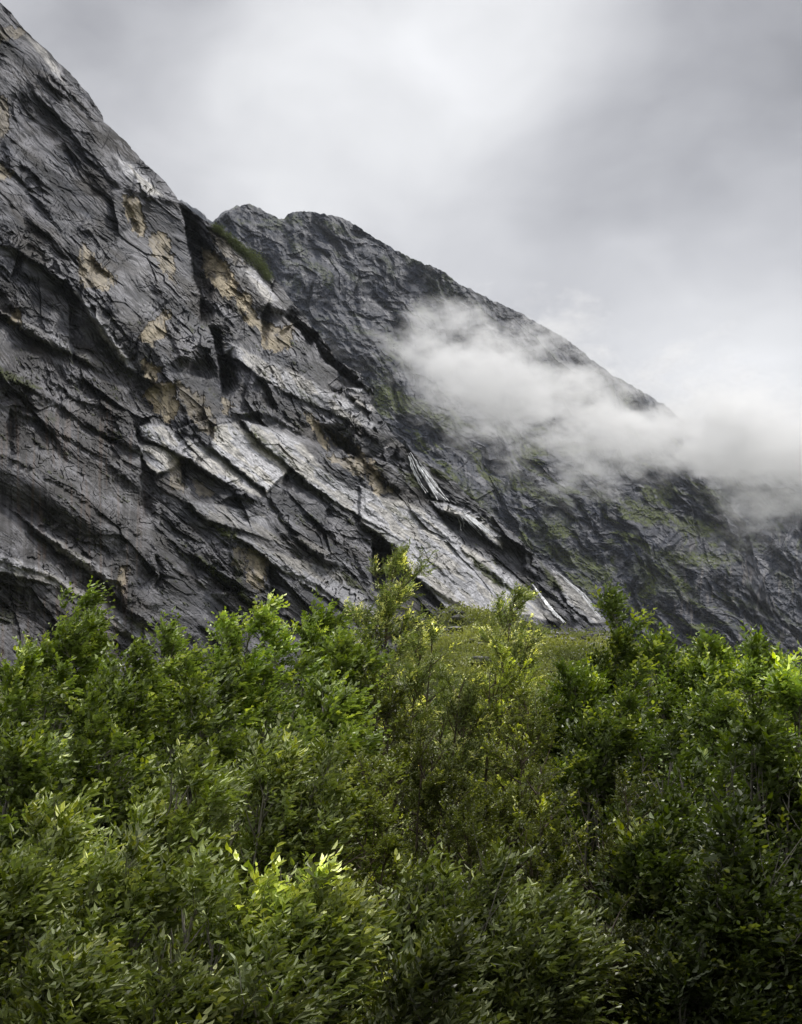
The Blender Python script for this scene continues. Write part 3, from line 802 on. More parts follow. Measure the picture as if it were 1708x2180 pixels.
    prune = (rs.uniform(0, 1, len(s1)) < .97 * min(dens, 1.0)) & (gap > ((.0 if sp == 'alder' else .10 if sp == 'willow' else -.2 if sp == 'aspen' else -.07) if shape == 'round' else -.45))
    out1 = np.repeat(tau.reshape(-1) * 1.0, 1)
    s1, d1, L1, out1 = s1[prune], d1[prune], L1[prune], out1[prune]
    clump = rs.uniform(.55, 1.4, len(s1))
    nS = len(s1)
    bp2, _ = arc(s1, d1, L1, np.repeat(np.linspace(0, 1, 4)[None], nS, 0), .22 * S['wind'], .14)
    wv3, wf3 = tubes(bp2, np.full(nS, .0045), np.full(nS, .002), 3)
    # twigs
    ntw = S['ntw']
    tau2 = np.linspace(.15, 1, ntw)[None] + rnd(nS, ntw) * .05
    s2, t2 = arc(s1, d1, L1, tau2, .22 * S['wind'], .14)
    d2 = unit(t2 + rnd(nS, ntw, 3) * .8 + UP * .10 + WIND * .25 * S['wind'])
    L2 = rs.uniform(.08, .20, (nS, ntw)) * (S['l'] / .07)
    s2, d2, L2 = s2.reshape(-1, 3), d2.reshape(-1, 3), L2.reshape(-1)
    cl2 = np.repeat(clump, ntw); o2 = np.repeat(out1, ntw) * .5 + .5 * tau2.reshape(-1)
    # leaves
    nl = S['nl']; nT = len(s2)
    tl = np.linspace(.12, 1, nl)[None] + rnd(nT, nl) * .04
    b3 = s2[:, None] + d2[:, None] * (L2[:, None] * tl)[..., None]
    sidev = unit(np.cross(d2, UP + .01))[:, None] * np.where(np.arange(nl) % 2, 1, -1)[None, :, None]
    ld = d2[:, None] * .75 + sidev * .65 + rnd(nT, nl, 3) * .35 + WIND * .55 * S['wind']
    pf = np.where(rs.uniform(0, 1, nS) < .36 * S['flip'], .8, .08)
    fl = rs.uniform(0, 1, (nT, nl, 1)) < np.repeat(pf, ntw)[:, None, None]
    tw = unit(rnd(nT, 3)) * .55
    ln = UP * 1.0 + rnd(nT, nl, 3) * .55 * S['flip'] + tw[:, None] + np.array([-.25, -.35, 0]) * S['wind']
    ln = np.where(fl, -ln, ln)
    ll = S['l'] * rs.uniform(.5, 1.15, (nT, nl)) * np.repeat(rs.uniform(.72, 1.1, nS), ntw)[:, None] * (1.05 - .35 * tl)
    c0, c1, c2 = (np.array(S[k]) * np.array(hue) for k in ('c0', 'c1', 'c2'))
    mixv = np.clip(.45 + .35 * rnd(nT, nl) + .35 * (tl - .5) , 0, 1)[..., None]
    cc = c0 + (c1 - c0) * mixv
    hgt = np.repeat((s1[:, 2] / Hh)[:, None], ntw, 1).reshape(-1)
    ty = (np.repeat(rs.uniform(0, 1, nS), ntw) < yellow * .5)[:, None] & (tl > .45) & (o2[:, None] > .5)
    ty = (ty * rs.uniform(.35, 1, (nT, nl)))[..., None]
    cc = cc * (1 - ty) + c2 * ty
    cc = cc * ((3.05 if sp == 'willow' else 2.95) * bright ** 1.9 * cl2)[:, None, None] * np.array([1.16, 1.02, .62])  # bright scales leaf colour; low and right-hand trees have the wood's shade painted in
    keep = (rs.uniform(0, 1, (nT, nl)) < np.clip(.25 + 1.3 * o2, .3, .96)[:, None])
    b3, ld, ln, ll, cc = b3[keep], ld[keep], ln[keep], ll[keep], cc[keep]
    LV, LF, LC = leaf_mesh(b3, ld, ln, ll, ll * S['w'] / S['l'] * rs.uniform(.85, 1.15, len(ll)), cc)
    parts_ = [(wv1, wf1), (wv2, wf2), (wv3, wf3)]
    if sticks:      # bare dead shoots standing out of the near side of the crown
        s_ = np.stack([rel[0] + rnd(sticks) * R * .9, -R * rs.uniform(.55, 1.0, sticks), Hh - rs.uniform(.5, 2.6, sticks) * R - .9], -1)
        d_ = unit(np.stack([rnd(sticks) * .55 + .12, rnd(sticks) * .2, np.full(sticks, 1.0)], -1))
        l_ = rs.uniform(.5, 1.5, sticks)
        sp0, _ = arc(s_, d_, l_, np.repeat(np.linspace(0, 1, 6)[None], sticks, 0), .06 * rs.choice([-2, 1, 2]), .0)
        parts_.append(tubes(sp0, np.full(sticks, .008), np.full(sticks, .0025), 4))
        s3_, t3_ = arc(s_, d_, l_, np.array([[.35, .6, .8]] * sticks), .06, 0)
        d3_ = unit(t3_ + rnd(sticks, 3, 3) * (.7, .3, .3)); s3_, d3_ = s3_.reshape(-1, 3), d3_.reshape(-1, 3)
        sp3, _ = arc(s3_, d3_, rs.uniform(.15, .5, len(s3_)), np.repeat(np.linspace(0, 1, 4)[None], len(s3_), 0), .1, .1)
        parts_.append(tubes(sp3, np.full(len(s3_), .0045), np.full(len(s3_), .002), 3))
    off = 0; VV = []; FF = []
    for a, f in parts_:
        VV.append(a); FF.append(f + off); off += len(a)
    link_mesh('trunk', np.concatenate(VV), np.concatenate(FF), M_BARK if S['bark'] == 'g' else M_BARKD, root, smooth=True)
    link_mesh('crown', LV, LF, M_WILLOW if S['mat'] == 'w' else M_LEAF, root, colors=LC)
    if blossom:
        pick = rs.choice(nS, int(nS * blossom), replace=False)
        ctr = s1[pick] + d1[pick] * L1[pick][:, None]
        m_ = 26
        cv = np.repeat(ctr, m_, 0) + rnd(len(ctr) * m_, 3) * .06
        dd = rnd(len(cv), 3) + UP * .4
        bl = rs.uniform(.018, .034, len(cv))
        V_, F_, C_ = leaf_mesh(cv, dd, rnd(len(cv), 3) + UP, bl, bl * .9, np.tile([[.62, .62, .42]], (len(cv), 1)) * rs.uniform(.7, 1.1, (len(cv), 1)))
        link_mesh('blossom', V_, F_, M_LEAF, root, colors=C_)
    tag(root, label, cat, group)
    return len(LV) // 6

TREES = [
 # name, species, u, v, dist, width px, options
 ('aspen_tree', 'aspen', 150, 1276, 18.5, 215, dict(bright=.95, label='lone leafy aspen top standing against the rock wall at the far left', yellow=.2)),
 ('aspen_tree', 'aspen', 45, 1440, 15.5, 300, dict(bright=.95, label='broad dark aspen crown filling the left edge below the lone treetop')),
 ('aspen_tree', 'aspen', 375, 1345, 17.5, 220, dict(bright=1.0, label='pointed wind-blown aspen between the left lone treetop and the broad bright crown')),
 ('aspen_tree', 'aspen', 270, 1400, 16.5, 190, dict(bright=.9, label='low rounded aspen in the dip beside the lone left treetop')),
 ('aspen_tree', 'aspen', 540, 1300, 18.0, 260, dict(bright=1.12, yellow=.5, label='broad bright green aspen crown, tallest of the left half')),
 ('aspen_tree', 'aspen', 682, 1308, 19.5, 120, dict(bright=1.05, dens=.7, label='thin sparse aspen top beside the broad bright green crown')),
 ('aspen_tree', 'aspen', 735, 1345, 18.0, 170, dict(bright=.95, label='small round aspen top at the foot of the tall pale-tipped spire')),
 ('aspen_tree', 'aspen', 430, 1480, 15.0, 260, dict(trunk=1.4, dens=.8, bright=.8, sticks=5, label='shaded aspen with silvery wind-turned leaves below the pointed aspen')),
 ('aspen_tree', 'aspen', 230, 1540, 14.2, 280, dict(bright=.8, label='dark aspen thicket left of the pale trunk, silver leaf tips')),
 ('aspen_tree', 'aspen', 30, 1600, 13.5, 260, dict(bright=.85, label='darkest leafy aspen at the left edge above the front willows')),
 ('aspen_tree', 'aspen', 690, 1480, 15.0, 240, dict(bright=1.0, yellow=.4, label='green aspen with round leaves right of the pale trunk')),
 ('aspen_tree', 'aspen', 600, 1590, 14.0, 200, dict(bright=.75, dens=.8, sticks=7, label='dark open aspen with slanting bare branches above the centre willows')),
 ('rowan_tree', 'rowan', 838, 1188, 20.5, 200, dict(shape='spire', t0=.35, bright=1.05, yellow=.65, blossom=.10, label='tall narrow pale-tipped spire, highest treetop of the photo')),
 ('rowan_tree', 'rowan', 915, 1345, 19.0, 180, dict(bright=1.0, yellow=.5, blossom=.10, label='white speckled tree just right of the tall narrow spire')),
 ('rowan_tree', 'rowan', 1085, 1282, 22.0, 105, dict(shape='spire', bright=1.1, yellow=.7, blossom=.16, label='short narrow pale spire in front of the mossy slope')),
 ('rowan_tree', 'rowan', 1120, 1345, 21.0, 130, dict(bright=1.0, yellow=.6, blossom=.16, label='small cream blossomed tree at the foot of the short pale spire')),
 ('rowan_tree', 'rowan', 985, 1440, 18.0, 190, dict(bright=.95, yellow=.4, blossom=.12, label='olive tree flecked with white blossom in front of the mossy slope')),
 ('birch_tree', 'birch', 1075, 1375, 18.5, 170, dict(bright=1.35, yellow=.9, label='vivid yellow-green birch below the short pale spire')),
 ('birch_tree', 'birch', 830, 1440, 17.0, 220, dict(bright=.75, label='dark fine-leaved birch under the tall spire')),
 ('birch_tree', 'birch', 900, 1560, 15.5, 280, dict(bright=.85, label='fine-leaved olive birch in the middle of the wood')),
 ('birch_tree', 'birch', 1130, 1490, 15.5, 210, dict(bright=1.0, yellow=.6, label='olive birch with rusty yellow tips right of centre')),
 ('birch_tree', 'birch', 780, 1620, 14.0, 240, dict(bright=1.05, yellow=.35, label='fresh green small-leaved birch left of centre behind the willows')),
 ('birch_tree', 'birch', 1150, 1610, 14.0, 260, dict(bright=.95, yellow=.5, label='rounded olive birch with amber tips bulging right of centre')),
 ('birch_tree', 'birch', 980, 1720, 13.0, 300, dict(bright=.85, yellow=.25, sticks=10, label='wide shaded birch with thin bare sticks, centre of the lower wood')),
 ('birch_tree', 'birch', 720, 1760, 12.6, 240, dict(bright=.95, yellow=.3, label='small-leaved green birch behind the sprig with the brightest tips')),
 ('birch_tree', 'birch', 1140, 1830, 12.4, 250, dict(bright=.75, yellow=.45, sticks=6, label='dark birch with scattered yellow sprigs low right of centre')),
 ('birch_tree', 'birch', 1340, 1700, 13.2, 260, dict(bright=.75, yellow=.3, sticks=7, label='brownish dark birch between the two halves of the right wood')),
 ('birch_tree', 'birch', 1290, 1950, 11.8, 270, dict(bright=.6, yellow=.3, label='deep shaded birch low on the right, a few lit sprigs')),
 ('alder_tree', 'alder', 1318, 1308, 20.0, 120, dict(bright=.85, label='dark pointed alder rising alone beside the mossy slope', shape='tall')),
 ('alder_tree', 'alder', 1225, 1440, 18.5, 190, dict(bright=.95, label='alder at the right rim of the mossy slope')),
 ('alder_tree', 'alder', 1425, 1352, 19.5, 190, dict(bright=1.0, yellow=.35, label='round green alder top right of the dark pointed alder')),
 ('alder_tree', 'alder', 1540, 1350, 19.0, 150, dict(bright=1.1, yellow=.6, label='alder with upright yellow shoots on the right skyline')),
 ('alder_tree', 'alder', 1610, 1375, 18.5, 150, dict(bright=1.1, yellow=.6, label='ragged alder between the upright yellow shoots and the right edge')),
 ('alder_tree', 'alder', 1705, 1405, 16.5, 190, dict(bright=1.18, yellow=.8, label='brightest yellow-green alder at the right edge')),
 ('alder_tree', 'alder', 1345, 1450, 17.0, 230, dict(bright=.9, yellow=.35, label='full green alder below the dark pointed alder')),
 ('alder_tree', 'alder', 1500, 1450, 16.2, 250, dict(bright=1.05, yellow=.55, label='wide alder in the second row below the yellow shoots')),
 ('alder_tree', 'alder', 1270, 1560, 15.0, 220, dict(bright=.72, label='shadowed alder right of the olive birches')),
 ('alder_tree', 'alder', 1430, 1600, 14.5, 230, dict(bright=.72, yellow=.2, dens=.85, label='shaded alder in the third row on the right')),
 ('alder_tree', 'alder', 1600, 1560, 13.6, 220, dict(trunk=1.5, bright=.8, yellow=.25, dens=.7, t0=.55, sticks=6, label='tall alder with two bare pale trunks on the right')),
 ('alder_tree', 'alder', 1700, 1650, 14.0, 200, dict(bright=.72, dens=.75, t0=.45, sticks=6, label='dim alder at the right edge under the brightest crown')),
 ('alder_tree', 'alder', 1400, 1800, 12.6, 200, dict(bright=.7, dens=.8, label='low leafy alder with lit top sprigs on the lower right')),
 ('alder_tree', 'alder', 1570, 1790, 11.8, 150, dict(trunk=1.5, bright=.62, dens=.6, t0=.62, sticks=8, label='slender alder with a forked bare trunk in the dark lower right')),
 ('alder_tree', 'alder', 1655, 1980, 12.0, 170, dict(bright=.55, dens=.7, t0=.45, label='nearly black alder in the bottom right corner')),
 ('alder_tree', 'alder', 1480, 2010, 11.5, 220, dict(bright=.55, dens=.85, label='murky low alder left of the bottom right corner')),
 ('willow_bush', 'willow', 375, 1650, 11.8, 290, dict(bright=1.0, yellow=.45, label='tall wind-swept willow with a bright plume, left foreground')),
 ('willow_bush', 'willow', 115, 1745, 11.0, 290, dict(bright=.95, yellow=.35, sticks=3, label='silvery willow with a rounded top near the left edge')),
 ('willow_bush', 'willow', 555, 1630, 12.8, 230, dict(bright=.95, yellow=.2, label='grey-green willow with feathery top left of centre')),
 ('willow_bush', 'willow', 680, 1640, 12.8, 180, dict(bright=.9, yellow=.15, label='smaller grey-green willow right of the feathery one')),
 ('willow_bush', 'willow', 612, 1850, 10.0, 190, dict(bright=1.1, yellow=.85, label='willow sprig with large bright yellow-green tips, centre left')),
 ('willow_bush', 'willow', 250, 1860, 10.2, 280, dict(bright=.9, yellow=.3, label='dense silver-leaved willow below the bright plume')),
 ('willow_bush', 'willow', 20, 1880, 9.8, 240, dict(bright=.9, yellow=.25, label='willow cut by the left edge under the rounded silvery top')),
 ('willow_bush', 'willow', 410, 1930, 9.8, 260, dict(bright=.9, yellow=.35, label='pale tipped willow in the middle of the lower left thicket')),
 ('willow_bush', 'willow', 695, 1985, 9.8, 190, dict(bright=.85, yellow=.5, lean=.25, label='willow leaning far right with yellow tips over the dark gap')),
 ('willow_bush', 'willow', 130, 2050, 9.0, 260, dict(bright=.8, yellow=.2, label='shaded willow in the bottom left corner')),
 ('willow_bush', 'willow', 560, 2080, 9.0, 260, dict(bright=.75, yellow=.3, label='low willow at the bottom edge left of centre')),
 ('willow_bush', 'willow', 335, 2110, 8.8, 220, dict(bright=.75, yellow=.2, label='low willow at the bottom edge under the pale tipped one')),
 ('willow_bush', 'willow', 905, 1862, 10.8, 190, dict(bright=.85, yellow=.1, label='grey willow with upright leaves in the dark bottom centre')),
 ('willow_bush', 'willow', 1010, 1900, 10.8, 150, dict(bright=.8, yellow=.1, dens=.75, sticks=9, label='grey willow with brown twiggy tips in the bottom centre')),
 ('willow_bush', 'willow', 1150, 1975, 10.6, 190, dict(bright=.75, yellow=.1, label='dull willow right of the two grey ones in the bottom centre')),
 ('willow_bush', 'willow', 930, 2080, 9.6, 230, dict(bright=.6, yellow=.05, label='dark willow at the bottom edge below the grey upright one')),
]
nleaf = 0
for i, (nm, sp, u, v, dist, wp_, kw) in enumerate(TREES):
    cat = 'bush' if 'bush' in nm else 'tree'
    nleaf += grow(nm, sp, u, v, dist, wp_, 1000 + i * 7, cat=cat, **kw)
BACK = [(70, 1440, 30), (210, 1440, 34), (330, 1430, 32), (460, 1430, 36), (610, 1420, 33), (760, 1430, 31), (880, 1430, 30), (1010, 1450, 31),
        (1160, 1490, 32), (1260, 1480, 36), (1380, 1400, 33), (1480, 1400, 38), (1570, 1415, 34), (1660, 1430, 32), (1740, 1430, 30)]
for i, (u, v, dist) in enumerate(BACK):
    nleaf += grow('alder_tree', 'alder', u, v, dist, 260, 3000 + i, bright=.8, yellow=.1,
                  label='dark tree deep in the wood, glimpsed only through gaps between the front crowns', group='trees deep in the wood behind the front rows')
print('leaves', nleaf)

# shrub cover of the slope: nobody could count these
rs = np.random.RandomState(5)
def cover(name, pts, size, cols, spread, seed, per=10):
    r = np.random.RandomState(seed); N = len(pts)
    b = np.repeat(pts, per, 0) + r.normal(0, 1, (N * per, 3)) * np.repeat(spread, per)[:, None] * np.array([1, 1, .55]) + UP * np.repeat(spread, per)[:, None] * .5
    d = r.uniform(-1, 1, (N * per, 3)) + UP * .5
    n = r.uniform(-1, 1, (N * per, 3)) + UP * 1.2
    l = np.repeat(size, per) * r.uniform(.6, 1.2, N * per)
    c = np.repeat(cols, per, 0) * r.uniform(.7, 1.3, (N * per, 1))
    V_, F_, C_ = leaf_mesh(b, d, n, l, l * .6, c)
    return tag(link_mesh(name, V_, F_, M_LEAF, colors=C_), kind='stuff')
N = 24000
u_ = np.concatenate([rs.uniform(860, 1480, 15000), rs.uniform(-60, 1800, 9000)]); r_ = np.concatenate([rs.uniform(60, 185, 15000), rs.uniform(38, 130, 9000)])
sp_ = slope_point(u_, r_)
den = fbm(sp_[:, 0] / 9, sp_[:, 1] / 9, 900, 3) + .25
k_ = den > rs.uniform(-.3, .5, N)
sp_, r_ = sp_[k_], r_[k_]
cmix = np.clip(.5 + fbm(sp_[:, 0] / 14, sp_[:, 1] / 14, 901, 2), 0, 1)[:, None]
cover('shrub_cover', sp_, .16 + .0012 * r_, np.array([.13, .15, .028]) * (1 - cmix) + np.array([.30, .31, .05]) * cmix, .35 + rs.uniform(0, .5, len(sp_)), 6, 14)
# undergrowth on the forest floor
N = 5000
r_ = rs.uniform(9, 45, N); a_ = rs.uniform(-.42, .42, N)
ug = np.stack([r_ * np.sin(a_), r_ * np.cos(a_), rs.uniform(.1, 1.6, N)], -1)
cover('undergrowth', ug, np.full(N, .11), np.tile([[.03, .042, .010]], (N, 1)), np.full(N, .35), 7, 12)

# moss and shrubs growing on the ridge of the near cliff
N = 900
pl = np.array([(458, 478), (500, 512), (525, 534), (556, 562), (575, 590)], float)
seg = rs.randint(0, 4, N); f_ = rs.uniform(0, 1, N)[:, None]
q_ = pl[seg] * (1 - f_) + pl[seg + 1] * f_ + rs.normal(0, 1, (N, 2)) * (3, 4)
big = np.exp(-((q_[:, 0] - 545) / 16) ** 2)
rp = cliff_point(q_[:, 0] - 3, q_[:, 1] + 4, lift=.5)
cover('ridge_moss', rp, np.full(N, .55), np.tile([[.075, .095, .018]], (N, 1)), .7 + 1.3 * big, 8, 9)

# ------------------------------------------------------------------ boulders on the slope
M_BOULDER = rock_material('boulder_rock', 2.2, .08, .5, .85)
def boulder(u, r, w_, h_, dp, seed, label, col=.24):
    n = 26
    th, ph = np.meshgrid(np.linspace(0, 2 * math.pi, 2 * n + 1), np.linspace(0, math.pi, n))
    x = np.sin(ph) * np.cos(th); y = np.sin(ph) * np.sin(th); z = np.cos(ph)
    rr_ = 1 + .22 * fbm(x * 1.4 + z, y * 1.4 + z * .6, seed, 3) 
    f, e, q = voro(x * 1.3 + z * .7 + 5, y * 1.3 - z * .5 + 5, seed)
    rr_ = rr_ + .16 * f
    k = .72
    P = np.stack([np.sign(x) * np.abs(x) ** k * w_ / 2, np.sign(y) * np.abs(y) ** k * dp / 2, np.sign(z) * np.abs(z) ** k * h_ / 2], -1) * rr_[..., None]
    P[:, -1] = P[:, 0]
    loc = slope_point(np.array([float(u)]), np.array([float(r)]))[0]; loc[2] += h_ * .62
    c = np.full(P.shape[:2] + (4,), col); c[..., 1] *= .98; c[..., 2] *= .95; c[..., 3] = .2
    o = link_mesh('boulder', P.reshape(-1, 3), grid_faces(*P.shape[:2]), M_BOULDER, colors=c.reshape(-1, 4), loc=loc)
    return tag(o, label, 'boulder', 'boulders on the mossy slope')
boulder(1018, 128, 2.6, .75, 1.8, 31, 'wide flat pale boulder lying in the shrubs of the mossy slope', .30)
boulder(1112, 160, 2.2, .7, 1.6, 32, 'dark low boulder at the foot of the pale slabs behind the short spire', .12)
boulder(975, 158, 1.7, .6, 1.4, 33, 'small flat boulder on the crest of the mossy slope near its left end', .22)
boulder(1062, 152, 1.6, .5, 1.3, 34, 'grey boulder near the crest just left of the short pale spire', .2)
boulder(1245, 160, 2.4, .8, 1.5, 35, 'dark boulder under the right end of the pale slabs', .14)

# ------------------------------------------------------------------ waterfalls down the slabs
wm, k = new_mat('falling_water')
p = k.n('ShaderNodeBsdfPrincipled')
p.inputs['Base Color'].default_value = (.96, .97, .98, 1); p.inputs['Roughness'].default_value = .35
pos = k.n('ShaderNodeTexCoord').outputs['Object']
nz = k.noise(k.mapping(pos, (1, 1, .25)), 1.6, 4, .7)
trn = k.n('ShaderNodeBsdfTransparent')
ms_ = k.n('ShaderNodeMixShader')
k.put(ms_.inputs[0], k.rng(nz, .32, .46, .45, 1.0))
k.t.links.new(trn.outputs[0], ms_.inputs[1]); k.t.links.new(p.outputs[0], ms_.inputs[2])
o_ = k.n('ShaderNodeOutputMaterial'); k.t.links.new(ms_.outputs[0], o_.inputs[0])
def waterfall(strands, wid, label, seed, n=48, jit=1.5):
    r = np.random.RandomState(seed); VV = []; FF = []; off = 0
    for path, cnt, spread in strands:
        path = np.array(path, float)
        L_ = np.concatenate([[0], np.cumsum(np.hypot(*np.diff(path, axis=0).T))])
        for c in range(cnt):
            a, b = sorted(r.uniform(0, 1, 2)); a *= .6; b = .45 + .55 * b
            if cnt == 1: a, b = 0, 1
            t = np.linspace(a, b, n) * L_[-1]
            u = np.interp(t, L_, path[:, 0]) + r.normal(0, spread) * (.3 + np.linspace(a, b, n)) + jit * fbm(t / 14, t * 0 + c, seed, 2)
            v = np.interp(t, L_, path[:, 1]) + r.normal(0, spread * .4)
            hs_ = np.max([cliff_fields(u + q, v + q * .8)[0] for q in (-2.5, 0, 2.5)], 0)
            hs_ = np.max([np.roll(hs_, j) for j in (-2, -1, 0, 1, 2)], 0)
            C_ = cliff_point(u, v, lift=1.0, fields=np.convolve(np.pad(hs_, 2, mode='edge'), np.ones(5) / 5, 'valid'))
            w_ = wid * r.uniform(.5, 1.3) * (.35 + .65 * np.sin(np.linspace(.08, .95, n) * math.pi)) * (1 + .3 * r.normal(0, 1, n)).clip(.4, 1.6)
            e_ = unit(np.cross(NA, unit(C_[-1] - C_[0])))[None]
            pts = np.stack([C_ - e_ * w_[:, None] / 2, C_ + NA * .15, C_ + e_ * w_[:, None] / 2], 1)
            VV.append(pts.reshape(-1, 3)); FF.append(grid_faces(n, 3) + off); off += n * 3
    o = link_mesh('waterfall', np.concatenate(VV), np.concatenate(FF), wm, smooth=True)
    return tag(o, label, 'waterfall', 'thin waterfalls down the slabs')
waterfall([([(872, 960), (885, 985), (900, 1010), (925, 1045), (950, 1070)], 5, 3), ([(868, 960), (880, 1000), (896, 1030), (912, 1052)], 3, 4), ([(872, 960), (893, 1000), (915, 1035), (930, 1062)], 4, 5),
           ([(880, 970), (905, 1000), (955, 1066)], 3, 4)], .95, 'upper fanned waterfall spilling over the rim of the pale slabs', 1)
waterfall([([(985, 1090), (1010, 1110), (1040, 1135), (1060, 1160)], 9, 7), ([(975, 1092), (985, 1110), (990, 1125)], 4, 5)], 1.1,
          'thin veil of water over the jutting block in mid slope', 2)
waterfall([([(1133, 1243), (1145, 1258), (1160, 1278), (1180, 1303), (1200, 1325)], 1, 0), ([(1136, 1247), (1160, 1278), (1182, 1305), (1205, 1326)], 6, 2.2)],
          2.0, 'lowest straight white cascade reaching the foot of the slabs', 3, jit=.8)
waterfall([([(1178, 1212), (1210, 1240), (1240, 1265), (1285, 1322)], 6, 3)], .7, 'faint trickle along the right edge of the pale slabs', 4)

# ------------------------------------------------------------------ low cloud hanging in front of the mountain
Y0 = 1120.0
def at_y(u, v, y=Y0):
    d = rays(u, v); return CAM + d / d[1] * y
BAND = [(820, 752, 762), (870, 722, 795), (930, 702, 840), (1000, 712, 882), (1100, 748, 918), (1200, 778, 965), (1300, 832, 968), (1400, 842, 985),
        (1500, 835, 1028), (1600, 830, 1056), (1720, 840, 1064), (1900, 850, 1070)]
tp = np.array([at_y(u, a) for u, a, b in BAND]); bt = np.array([at_y(u, b) for u, a, b in BAND])
x0, x1 = float(tp[0, 0]) - 60, float(tp[-1, 0]); z0, z1 = float(bt[:, 2].min()) - 70, float(tp[:, 2].max()) + 60
HY = 75.0
cm, k = new_mat('low_cloud')
pos = k.n('ShaderNodeTexCoord').outputs['Object']
warp = k.vm('SCALE', k.vm('SUBTRACT', k.noise(pos, .010, 3, .5, out=1), (.5, .5, .5)), None); warp.node.inputs['Scale'].default_value = 55
cm.cycles.volume_step_rate = 0.6
nzf = k.noise(k.mapping(pos, (.55, .8, 1.0), rot=(0, .6, 0)), .075, 4, .6, .0)
pw = k.vm('ADD', pos, warp)
sx = k.n('ShaderNodeSeparateXYZ'); k.put(sx.inputs[0], pw)
xn = k.rng(sx.outputs[0], x0, x1)
def curve(vals):
    c = k.n('ShaderNodeFloatCurve'); k.put(c.inputs['Value'], xn)
    cv = c.mapping.curves[0]; n_ = len(vals)
    xs = [(float(p[0]) - x0) / (x1 - x0) for p in tp]
    pts = list(zip(xs, vals))
    cv.points[0].location = (0.0, pts[0][1]); cv.points[1].location = (1.0, pts[-1][1])
    for a, b in pts[:-1]: cv.points.new(a, b)
    c.mapping.update(); return c.outputs[0]
zc = [(float(a) + float(b)) / 2 for a, b in zip(tp[:, 2], bt[:, 2])]
hw = [(float(a) - float(b)) / 2 for a, b in zip(tp[:, 2], bt[:, 2])]
czc = k.m('ADD', k.m('MULTIPLY', curve([(z - z0) / (z1 - z0) for z in zc]), z1 - z0), z0)
chw = k.m('MULTIPLY', curve([h / 100 for h in hw]), 100.0)
dz = k.m('ABSOLUTE', k.m('SUBTRACT', sx.outputs[2], czc))
ins = k.m('DIVIDE', k.m('SUBTRACT', chw, dz), k.m('ADD', k.m('MULTIPLY', chw, .8), 8.0))     # 1 in the middle, 0 at the rim
dy = k.m('DIVIDE', k.m('ABSOLUTE', k.m('SUBTRACT', sx.outputs[1], Y0)), HY)
ins = k.m('SUBTRACT', ins, k.m('MULTIPLY', k.m('POWER', dy, 2.0), .7))
nzc = k.noise(k.mapping(pw, (.6, .8, 1.0), rot=(0, .5, 0)), .021, 8, .68, .0)
ins = k.m('ADD', ins, k.m('MULTIPLY', k.m('SUBTRACT', nzf, .5), k.rng(xn, .5, .9, 5.0, 2.2)))
dd = k.m('ADD', ins, k.m('MULTIPLY', k.m('SUBTRACT', nzc, .5), k.rng(xn, .45, .85, 9.0, 3.5)))
dens = k.m('MULTIPLY', k.rng(dd, -.4, 2.2, 0, 1, smooth=True), k.rng(xn, 0, .6, .022, .065))
dens = k.m('MULTIPLY', dens, k.rng(xn, .0, .16, .25, 1))
pv = k.n('ShaderNodeVolumePrincipled')
pv.inputs['Color'].default_value = (1, 1, 1, 1); pv.inputs['Anisotropy'].default_value = .35
k.put(pv.inputs['Density'], dens)
o_ = k.n('ShaderNodeOutputMaterial'); k.t.links.new(pv.outputs[0], o_.inputs['Volume'])
def box(name, a, b, mat):
    v_ = np.array([(x, y, z) for x in (a[0], b[0]) for y in (a[1], b[1]) for z in (a[2], b[2])], float)
    f_ = np.array([(0, 1, 3, 2), (4, 6, 7, 5), (0, 4, 5, 1), (2, 3, 7, 6), (0, 2, 6, 4), (1, 5, 7, 3)])
    return link_mesh(name, v_, f_, mat)
tag(box('low_cloud', (x0 - 40, Y0 - HY * 1.5, z0 - 20), (x1, Y0 + HY * 1.5, z1 + 20), cm), kind='stuff')

# ------------------------------------------------------------------ unseen valley side, added behind the viewer to block low skylight
az = np.radians(np.linspace(75, 300, 120)); hgt = np.linspace(0, 1, 40)
AZ, HG = np.meshgrid(az, hgt)
rv_ = 420 + 420 * HG ** 1.2 + 60 * fbm(AZ * 5, HG * 3, 700, 4)
zv = HG * (330 + 80 * fbm(AZ * 2.2, AZ * 0, 701, 3)) - 2
pv_ = np.stack([np.sin(AZ) * rv_, np.cos(AZ) * rv_, zv], -1)
cv_ = np.full(pv_.shape[:2] + (4,), .4)
gm = sstep(-.2, .3, fbm(AZ * 14, HG * 9, 702, 4))[..., None]
cv_[..., :3] = np.array([.07, .073, .082]) * (1 - gm) + np.array([.05, .065, .02]) * gm
tag(link_mesh('skylight_blocker', pv_.reshape(-1, 3), grid_faces(*pv_.shape[:2]), M_FAR, colors=cv_.reshape(-1, 4)), kind='structure')

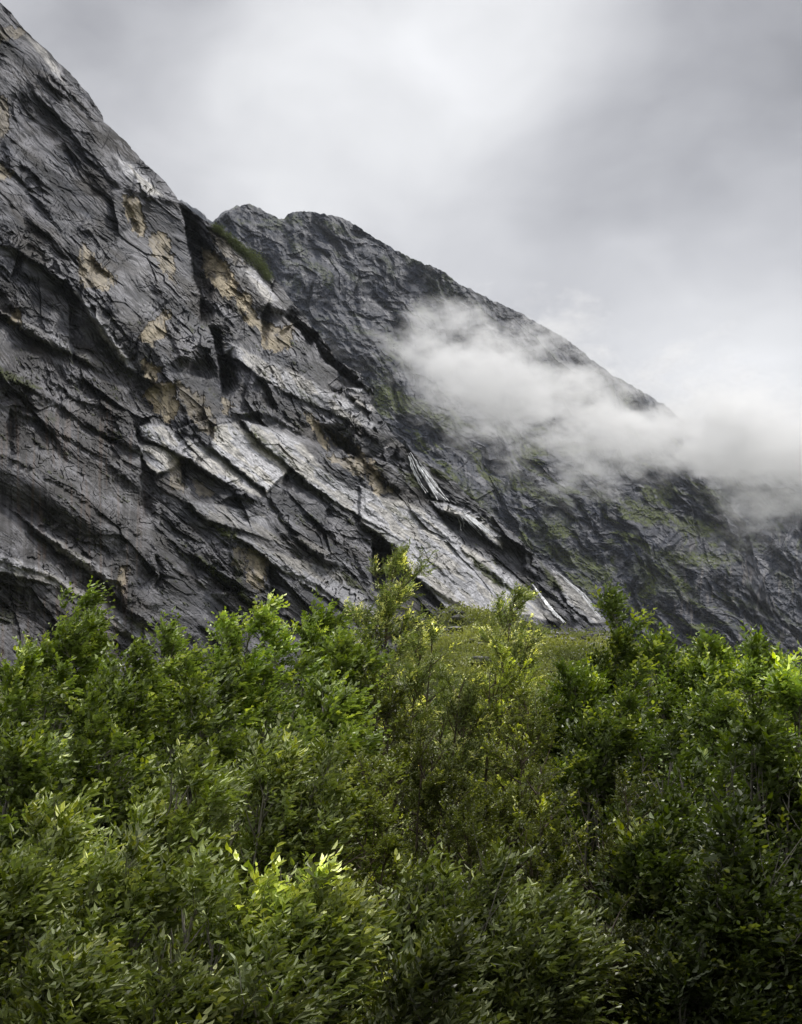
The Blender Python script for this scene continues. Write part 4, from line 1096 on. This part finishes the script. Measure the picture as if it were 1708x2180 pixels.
# ------------------------------------------------------------------ damp air over the whole valley
hm, k = new_mat('haze')
pv = k.n('ShaderNodeVolumePrincipled')
pv.inputs['Color'].default_value = (.88, .93, 1.0, 1); pv.inputs['Density'].default_value = 2.4e-5
o_ = k.n('ShaderNodeOutputMaterial'); k.t.links.new(pv.outputs[0], o_.inputs['Volume'])
tag(box('haze', (-6000, -6000, -1.1), (6000, 6000, 3200), hm), kind='stuff')

# ------------------------------------------------------------------ scree where the slabs meet the green slope
def scree():
    r = np.random.RandomState(77); N = 900
    u = r.uniform(930, 1300, N); rad = r.normal(166, 9, N)
    c = slope_point(u, rad); c = c[(fbm(c[:, 0] / 7, c[:, 1] / 7, 55, 2) > -.05)]
    N = len(c)
    t = (1 + 5 ** .5) / 2
    iv = np.array([(-1, t, 0), (1, t, 0), (-1, -t, 0), (1, -t, 0), (0, -1, t), (0, 1, t), (0, -1, -t), (0, 1, -t), (t, 0, -1), (t, 0, 1), (-t, 0, -1), (-t, 0, 1)]) / 1.9
    fc = np.array([(0, 11, 5), (0, 5, 1), (0, 1, 7), (0, 7, 10), (0, 10, 11), (1, 5, 9), (5, 11, 4), (11, 10, 2), (10, 7, 6), (7, 1, 8),
                   (3, 9, 4), (3, 4, 2), (3, 2, 6), (3, 6, 8), (3, 8, 9), (4, 9, 5), (2, 4, 11), (6, 2, 10), (8, 6, 7), (9, 8, 1)])
    sz = np.exp(r.normal(-1.1, .5, N)).clip(.12, 1.0)
    V = iv[None] * (sz[:, None] * np.stack([r.uniform(.8, 1.5, N), r.uniform(.7, 1.3, N), r.uniform(.35, .7, N)], -1))[:, None] * r.uniform(.75, 1.2, (N, 12, 1))
    V = V + c[:, None] + UP * sz[:, None, None] * .5
    F = (np.arange(N)[:, None, None] * 12 + fc[None]).reshape(-1, 3)
    col = np.repeat(r.uniform(.10, .32, N), 12)[:, None] * np.array([[1, .98, .95]])
    c4 = np.concatenate([col, np.full((len(col), 1), .2)], 1)
    tag(link_mesh('scree', V.reshape(-1, 3), F, M_BOULDER, colors=c4), kind='stuff')
scree()
